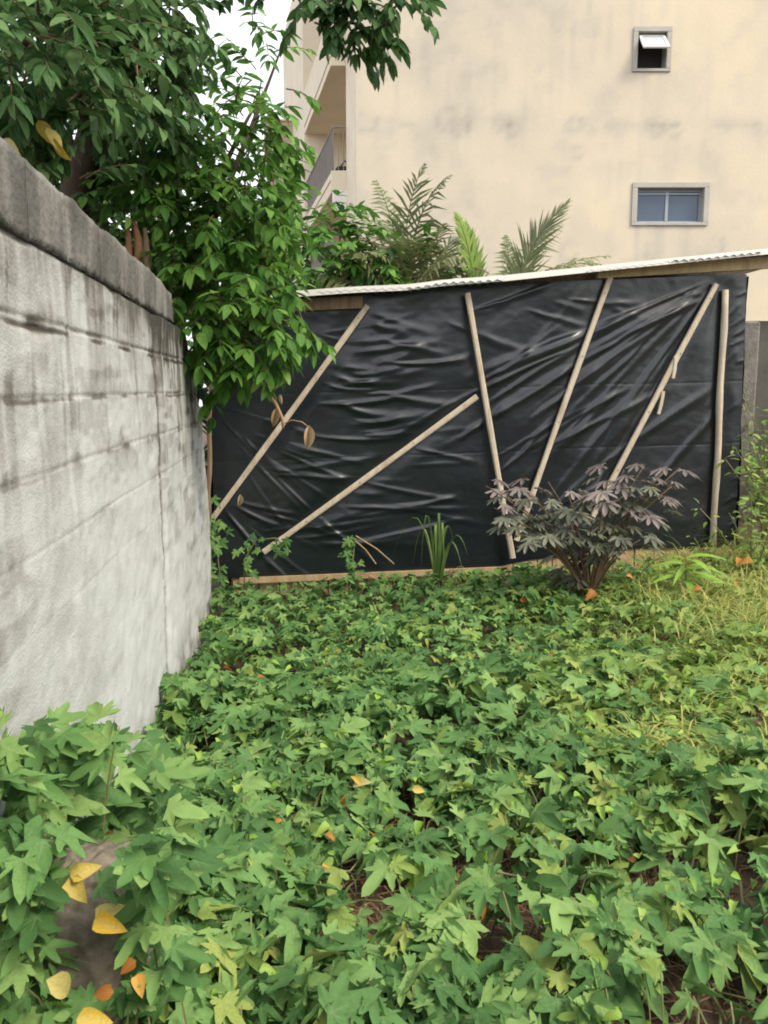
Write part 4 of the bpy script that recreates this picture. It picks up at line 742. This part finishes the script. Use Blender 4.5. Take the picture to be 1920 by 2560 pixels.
for (u_, v_, Y, sz) in ((340, 2400, 1.36, .035), (345, 2435, 1.34, .04), (285, 2480, 1.30, .04), (880, 1995, 2.7, .06), (900, 2010, 2.7, .06), (760, 2350, 2.0, .06), (840, 2240, 2.2, .06), (690, 2325, 2.0, .06), (870, 2080, 2.55, .05), (1410, 2140, 2.4, .05), (1530, 2350, 2.0, .06), (690, 2125, 2.4, .06), (1300, 1500, 5.6, .07), (1565, 1440, 5.5, .06), (1750, 1470, 5.3, .06), (1790, 1545, 5.0, .06), (1840, 1455, 5.6, .07), (1690, 1560, 4.9, .05), (1487, 1478, 5.6, .10), (1480, 1532, 5.4, .09), (1300, 1478, 5.9, .09), (1880, 1400, 6.2, .10), (1850, 1396, 6.3, .08), (660, 1690, 4.0, .07), (1390, 1640, 4.3, .07), (950, 2020, 2.65, .05), (250, 1990, 2.1, .06)):
    Lo.add(at(u_, v_, Y), (RNG.normal(), -.3, -.2), np.array([0, -.7, .8]) + rvec() * .3, sz, int(RNG.integers(2)))
for i in range(26): p = at(RNG.normal() * 220 + 760, RNG.uniform(1950, 2400), 2.2); Lo.add((p[0], p[1] + RNG.normal() * .3, float(gz(p[0], p[1])) + RNG.uniform(.03, .13)), (RNG.normal(), RNG.normal(), .1), np.array([0, -.3, 1]) + rvec() * .5, RNG.uniform(.025, .05), int(RNG.integers(2)))
for i in range(90):
    y = RNG.uniform(1.4, 5); x = RNG.uniform(-.45 * y, .5 * y)
    if x > WX - WK * y + .1: Lo.add((x, y, float(gz(x, y)) + RNG.uniform(.02, .09)), (RNG.normal(), RNG.normal(), .1), np.array([0, 0, 1]) + rvec() * .5, RNG.uniform(.03, .07), int(RNG.integers(2)))
Lo.emit(vines, T_HEART, M['orange'], 'orange_leaf', 'orange_leaves')
Ll = Leaves()
for u_, v_, Y in ((1010, 2160, 2.35), (1050, 2155, 2.35), (1075, 2180, 2.3), (1030, 2190, 2.3), (1060, 2205, 2.3), (1100, 2225, 2.25), (1010, 2260, 2.2), (1060, 2315, 2.1), (1095, 2170, 2.35), (1690, 2310, 2.05), (1720, 2340, 2.0)):
    for j in range(2): Ll.add(at(u_ + RNG.normal() * 12, v_ + RNG.normal() * 8, Y), (RNG.normal(), RNG.normal() - .5, -.1), np.array([0, -.7, .9]) + rvec() * .3, RNG.uniform(.05, .075), j)
for i in range(420):
    y = RNG.uniform(1.3, 5.5); x = RNG.uniform(-.5 * y, .6 * y)
    if x > WX - WK * y + .1: Ll.add((x, y, float(gz(x, y)) + RNG.uniform(.08, .24)), rvec() * np.array([1, 1, .3]), np.array([0, -.2, 1]) + rvec() * .5, RNG.uniform(.025, .055), int(RNG.integers(2)))
Ll.emit(vines, T_HEART, M['lime'], 'young_leaf', 'young_leaves')
# straw and litter
V = []; Fc = []; tn = []
for i in range(5200):
    if i < 2600: y = RNG.uniform(1.3, 3.0); x = RNG.normal() * .55 + .3
    else: y = RNG.uniform(1.2, 6.4); x = RNG.uniform(-.5 * y, .6 * y)
    if x < WX - WK * y + .05: continue
    th = RNG.uniform(0, 3.14); l_ = RNG.uniform(.03, .16); g = float(gz(x, y)) + RNG.uniform(.003, .035); d = np.array([math.cos(th), math.sin(th), RNG.normal() * .15]) * l_ / 2; s = np.array([-math.sin(th), math.cos(th), 0]) * RNG.uniform(.0012, .003); c = np.array([x, y, g]); b = len(V)
    V += [c - d - s, c - d + s, c + d + s, c + d - s, c - d * .3 + np.array([0, 0, .003]), c + d * .3 + np.array([0, 0, .003])]; Fc += [(b, b + 4, b + 1), (b, b + 3, b + 5, b + 4), (b + 1, b + 4, b + 5, b + 2), (b + 2, b + 5, b + 3)]; tn += [RNG.random()] * 6
o = mesh_np('straw_litter', V, Fc, M['straw'], None, False, dict(tint=tn)); tag(o, 'dry brown straw lying on the soil between the vines', 'straw', kind='stuff')
# stone beside the wall
def lump(name, c, rx, ry, rz, m, label, cat, seed):
    n, k = 90, 60; V = []
    for j in range(k + 1):
        ph = math.pi * j / k - math.pi / 2
        for i in range(n):
            th = 2 * math.pi * i / n; d = np.array([math.cos(ph) * math.cos(th), math.cos(ph) * math.sin(th), math.sin(ph)]); d = np.sign(d) * np.abs(d) ** .6
            V.append(np.array(c) + d * np.array([rx, ry, rz]) * (1 + .34 * (float(fbm(d[0] * 2 + 5 + seed, d[1] * 2 + d[2] * 1.7 + 5, seed, 5)) - .5) + .07 * (float(fbm(d[0] * 11 + 5, d[1] * 11 + d[2] * 9 + 5, seed, 3)) - .5)))
    i_ = np.array([(j * n + i, j * n + (i + 1) % n, (j + 1) * n + (i + 1) % n, (j + 1) * n + i) for j in range(k) for i in range(n)])
    o = mesh_np(name, V, i_, m, None, True); return tag(o, label, cat)
c = at(225, 2330, 1.62); lump('concrete_chunk', (c[0] - .02, c[1] + .02, c[2] - .05), .15, .20, .20, M['rubble'], 'rough grey concrete lump under yellowing leaves at bottom left', 'stone', 3)
# ------------------------------------------------------------------ single plants
def place(u, v, Y): p = at(u, v, Y); return np.array([p[0], p[1], float(gz(p[0], p[1]))])
b_ = place(1470, 1540, 5.9); pl = empty('purple_shrub', b_, 'dusky purple leaved shrub growing in front of the black plastic', 'shrub')
Lp = Leaves(); Lg = Leaves(); 
tops = [(1215, 1215), (1235, 1270), (1290, 1330), (1700, 1170), (1640, 1210), (1520, 1200), (1245, 1225), (1300, 1215), (1370, 1205), (1420, 1235), (1560, 1175), (1610, 1165), (1660, 1180), (1680, 1215), (1480, 1250), (1590, 1250), (1340, 1290), (1650, 1290), (1270, 1290), (1440, 1320), (1540, 1320), (1600, 1350), (1390, 1370), (1500, 1390), (1430, 1430)]
for u_, v_ in tops:
    Y = RNG.uniform(5.5, 6.2); tp = at(u_, v_, Y); mb = MB(); pts = bez(b_, b_ * .5 + tp * .5 + np.array([(b_[0] - tp[0]) * .25, 0, .12]), tp, 8); mb.tube(pts, np.linspace(.012, .004, 8), 5); mb.build('stem', M['twig'], pl, True)
    for k in range(6):
        f = RNG.uniform(.7, 1.0) if k else 1; q = pts[min(7, int(f * 7))]; d = np.array([RNG.normal(), RNG.normal() * .8 - .2, RNG.uniform(-.1, .5)]); d /= np.linalg.norm(d); e_ = q + d * RNG.uniform(.05, .16)
        vv = proj(e_)[0][1]; (Lp if vv < 1255 + RNG.normal() * 40 else Lg).add(e_, (d[0], d[1] * .6, -.2), np.array([0, -.12, 1]) + rvec() * .2, RNG.uniform(.095, .145), int(RNG.integers(2)))
Lp.emit(pl, T_CASS, M['purple'], 'purple_leaf', 'purple_leaves', 150); Lg.emit(pl, T_CASS, M['greyg'], 'leaf', 'foliage', 140)
b_ = place(1715, 1500, 5.7); pl = empty('lime_seedling', b_, 'lime green plant with long drooping leaves at the shed foot', 'plant')
mb = MB(); tp = at(1715, 1405, 5.7); mb.tube([b_, tp], [.008, .005], 6); mb.build('stem', M['stem'], pl); Ll = Leaves()
for k in range(16): th = k * 2.4; Ll.add(tp + np.array([0, 0, -.012 * k + .03]), (math.cos(th), math.sin(th) * .8, .35), (0, -.2, 1), RNG.uniform(.24, .34), k)
Ll.emit(pl, T_LANCE, M['lime'], 'leaf', 'leaves')
def tuft(name, base, n, hgt, spread, m, label, cat, wd=.010, kind=None, pf='blade'):
    t = empty(name, base, label, cat); Vb = [];
    for i in range(n):
        th = RNG.uniform(0, 6.28); d = np.array([math.cos(th), math.sin(th) * .6, 0]); tip = base + d * spread * RNG.uniform(.5, 1.1) + np.array([0, 0, hgt * RNG.uniform(.1, .6)]); c_ = base + d * spread * .35 + np.array([0, 0, hgt * RNG.uniform(1.2, 1.9)])
        sp = bez(base + d * .01, c_, tip, 9); s = np.array([-d[1], d[0], 0]); s /= np.linalg.norm(s); V = []; Fc = []
        for k, p in enumerate(sp): w_ = wd * (1 - (k / 8.) ** 2) + .0008; V += [p - s * w_, p + np.array([0, 0, -w_ * .5]), p + s * w_]
        for k in range(8): a0 = k * 3; Fc += [(a0, a0 + 1, a0 + 4, a0 + 3), (a0 + 1, a0 + 2, a0 + 5, a0 + 4)]
        mesh_np(pf, V, Fc, m, t, True)
    return t
b_ = place(1095, 1420, 6.4); tuft('grass_tuft', b_, 9, .72, .42, M['ggrass'], 'arching green grass blades in front of the plastic, left of the purple shrub', 'grass tuft', .014)
b_ = place(1110, 1440, 6.35); tuft('grass_tuft', b_, 7, .3, .25, M['dead'], 'withered brown grass blades beside the arching green tuft', 'grass tuft', .008)
# climbing vines on the plastic by the wall and by the low batten
def climber(base, pts, label, n, size, Ym):
    t = empty('climbing_vine', base, label, 'vine'); P_ = [base] + [at(u_, v_, y_) for u_, v_, y_ in pts]; mb = MB(); mb.tube(P_, .005, 5); mb.build('stem', M['stem'], t, True); Lc = Leaves()
    for i in range(n):
        k = RNG.integers(len(P_) - 1); f = RNG.random(); q = P_[k] * (1 - f) + P_[k + 1] * f + np.array([RNG.normal() * .05, -abs(RNG.normal()) * .06, RNG.normal() * .05]); Lc.add(q, (RNG.normal(), -.3, -.6), np.array([0, -1, .5]) + rvec() * .3, size * RNG.uniform(.6, 1.2), int(RNG.integers(4)))
    Lc.emit(t, T_VINE, M['vine'], 'leaf', 'foliage')
climber(place(560, 1460, 6.25), [(545, 1400, 6.3), (538, 1330, 6.35), (535, 1280, 6.4)], 'vine climbing the corner where plastic meets wall', 34, .085, 6.3)
climber(place(610, 1470, 6.3), [(610, 1400, 6.35), (640, 1350, 6.4), (690, 1345, 6.4), (720, 1375, 6.4)], 'vine looping over the foot of the low slanting batten', 26, .075, 6.3)
climber(place(870, 1470, 6.35), [(880, 1420, 6.4), (885, 1370, 6.45), (878, 1340, 6.5)], 'vine shoot standing up against the plastic beside dry sticks', 22, .08, 6.4)
ds = empty('dry_sticks', place(940, 1440, 6.35), 'thin dry sticks leaning by the vine shoot at the shed foot', 'sticks')
for a_, b_ in (((880, 1345), (940, 1410)), ((890, 1340), (985, 1410)), ((890, 1430), (945, 1450))): MB().tube([at(*a_, 6.45), at((a_[0] + b_[0]) / 2 + 4, (a_[1] + b_[1]) / 2 - 3, 6.42), at(*b_, 6.4)], .006, 5).build('stick', M['deadtwig'], ds)
# weeds right of the shed and at its foot
def weed(u, v, Y, hpx, n, size, m, label, tp, spread=.3, tpl=None, grp=None):
    b_ = place(u, v, Y); t = empty('weed_bush', b_, label, 'weed', grp); H_ = hpx / F_PX * Y; mb = MB(); Lw = Leaves()
    for i in range(max(4, n // 16)):
        tip = b_ + np.array([RNG.normal() * spread, RNG.normal() * spread * .7, H_ * RNG.uniform(.45, 1.)]); pts = bez(b_ + rvec() * .05 * np.array([1, 1, 0]), (b_ + tip) / 2 + np.array([0, 0, .1]), tip, 7); mb.tube(pts, .004, 4)
        for k in range(16): q = pts[min(6, int(RNG.uniform(.2, 1) * 6.9))]; d = rvec(); Lw.add(q + d * .04, (d[0], d[1] - .2, d[2] * .4 - .1), np.array([0, -.4, 1]) + rvec() * .3, size * RNG.uniform(.6, 1.25), int(RNG.integers(4)))
    mb.build('stems', M['stem'], t)['kind'] = 'stuff'; Lw.emit(t, tpl or T_OV, m, 'leaf', 'foliage', 60)
weed(1905, 1400, 7.6, 330, 260, .09, M['weed'], 'tall pale weeds crowding the right corner of the shed', 4, .28)
weed(1960, 1420, 7.0, 330, 240, .09, M['weed'], 'yellowish weeds at the right edge in front of the corner weeds', 4, .3)
weed(1925, 1100, 8.7, 330, 200, .11, M['mid'], 'broad leaved green bush against the mossy wall at right edge', 4, .35)
weed(1985, 900, 8.9, 420, 120, .10, M['palm'], 'dull olive creeper bush hanging at the mossy wall, far right', 4, .3)
weed(1560, 1500, 6.2, 110, 120, .08, M['vine'], 'low green weed under the purple shrub', 4, .3)
weed(1780, 1440, 6.5, 120, 120, .07, M['weed'], 'small weed under the upright bamboo cane', 4, .2)
weed(1650, 1420, 6.5, 110, 50, .06, M['weed'], 'thin weed sprig between purple shrub and lime plant', 4, .1)
weed(1880, 1520, 6.4, 260, 200, .07, M['weed'], 'loose pale weeds at right edge below the corner weeds', 4, .35)
weed(1800, 1560, 5.8, 110, 110, .06, M['weed'], 'short pale weeds right of the lime seedling', 4, .3)
# dry grass on the right
V = []; Fc = []; tn = []
for i in range(7500):
    y = RNG.uniform(3.0, 7.2); x = .33 * y + RNG.exponential(.4) * (y / 5) + RNG.uniform(-.2, .9) * (y > 3.8); b0 = np.array([x, y, float(gz(x, y))])
    if (b0 - SL) @ SN < .12 and x < 3.5: continue
    if RNG.random() > .15 + .9 * sstep(.36, .56, fbm(x * 1.4, y * 1.4, 131, 3)): continue
    th = RNG.normal() * .9 + (0 if RNG.random() < .6 else 3.14); d = np.array([math.cos(th), math.sin(th), 0]); h_ = RNG.uniform(.08, .30) * (.6 if y < 4.4 else 1); sp = bez(b0, b0 + d * h_ * .3 + np.array([0, 0, h_ * 1.3]), b0 + d * h_ * RNG.uniform(.7, 1.5) + np.array([0, 0, h_ * RNG.uniform(.2, 1.)]), 6); s = np.array([-d[1], d[0], 0]); b = len(V)
    for k, p in enumerate(sp): w_ = .0032 * (1 - (k / 5.) ** 2) + .0005; V += [p - s * w_, p + s * w_]
    for k in range(5): Fc.append((b + 2 * k, b + 2 * k + 1, b + 2 * k + 3, b + 2 * k + 2))
    tn += [RNG.random()] * 12
o = mesh_np('dry_grass', V, Fc, M['grass'], None, True, dict(tint=tn)); tag(o, 'straw yellow grass tangled among the vines on the right', 'grass', kind='stuff')

# unseen trees added behind the viewpoint to darken the plastic's reflections
Lb = Leaves()
for i in range(5200):
    th = RNG.uniform(-1.25, 1.25); r_ = RNG.uniform(7.5, 10.5); x = math.sin(th) * r_; y = -math.cos(th) * r_; z = float(gz(x, y)) + (4.2 + 1.4 * float(fbm(th * 3 + 9, 0.3, 5))) * RNG.random()
    Lb.add((x, y, z), rvec(), rvec() + np.array([0, 0, .6]), RNG.uniform(.35, .6), int(RNG.integers(4)))
tl = empty('unseen_treeline', (0, -9, 0), 'unseen dark green trees added behind the viewpoint', 'trees', kind='stuff')
Lb.emit(tl, T_OV, M['dark'], 'leaf', 'foliage', 0)
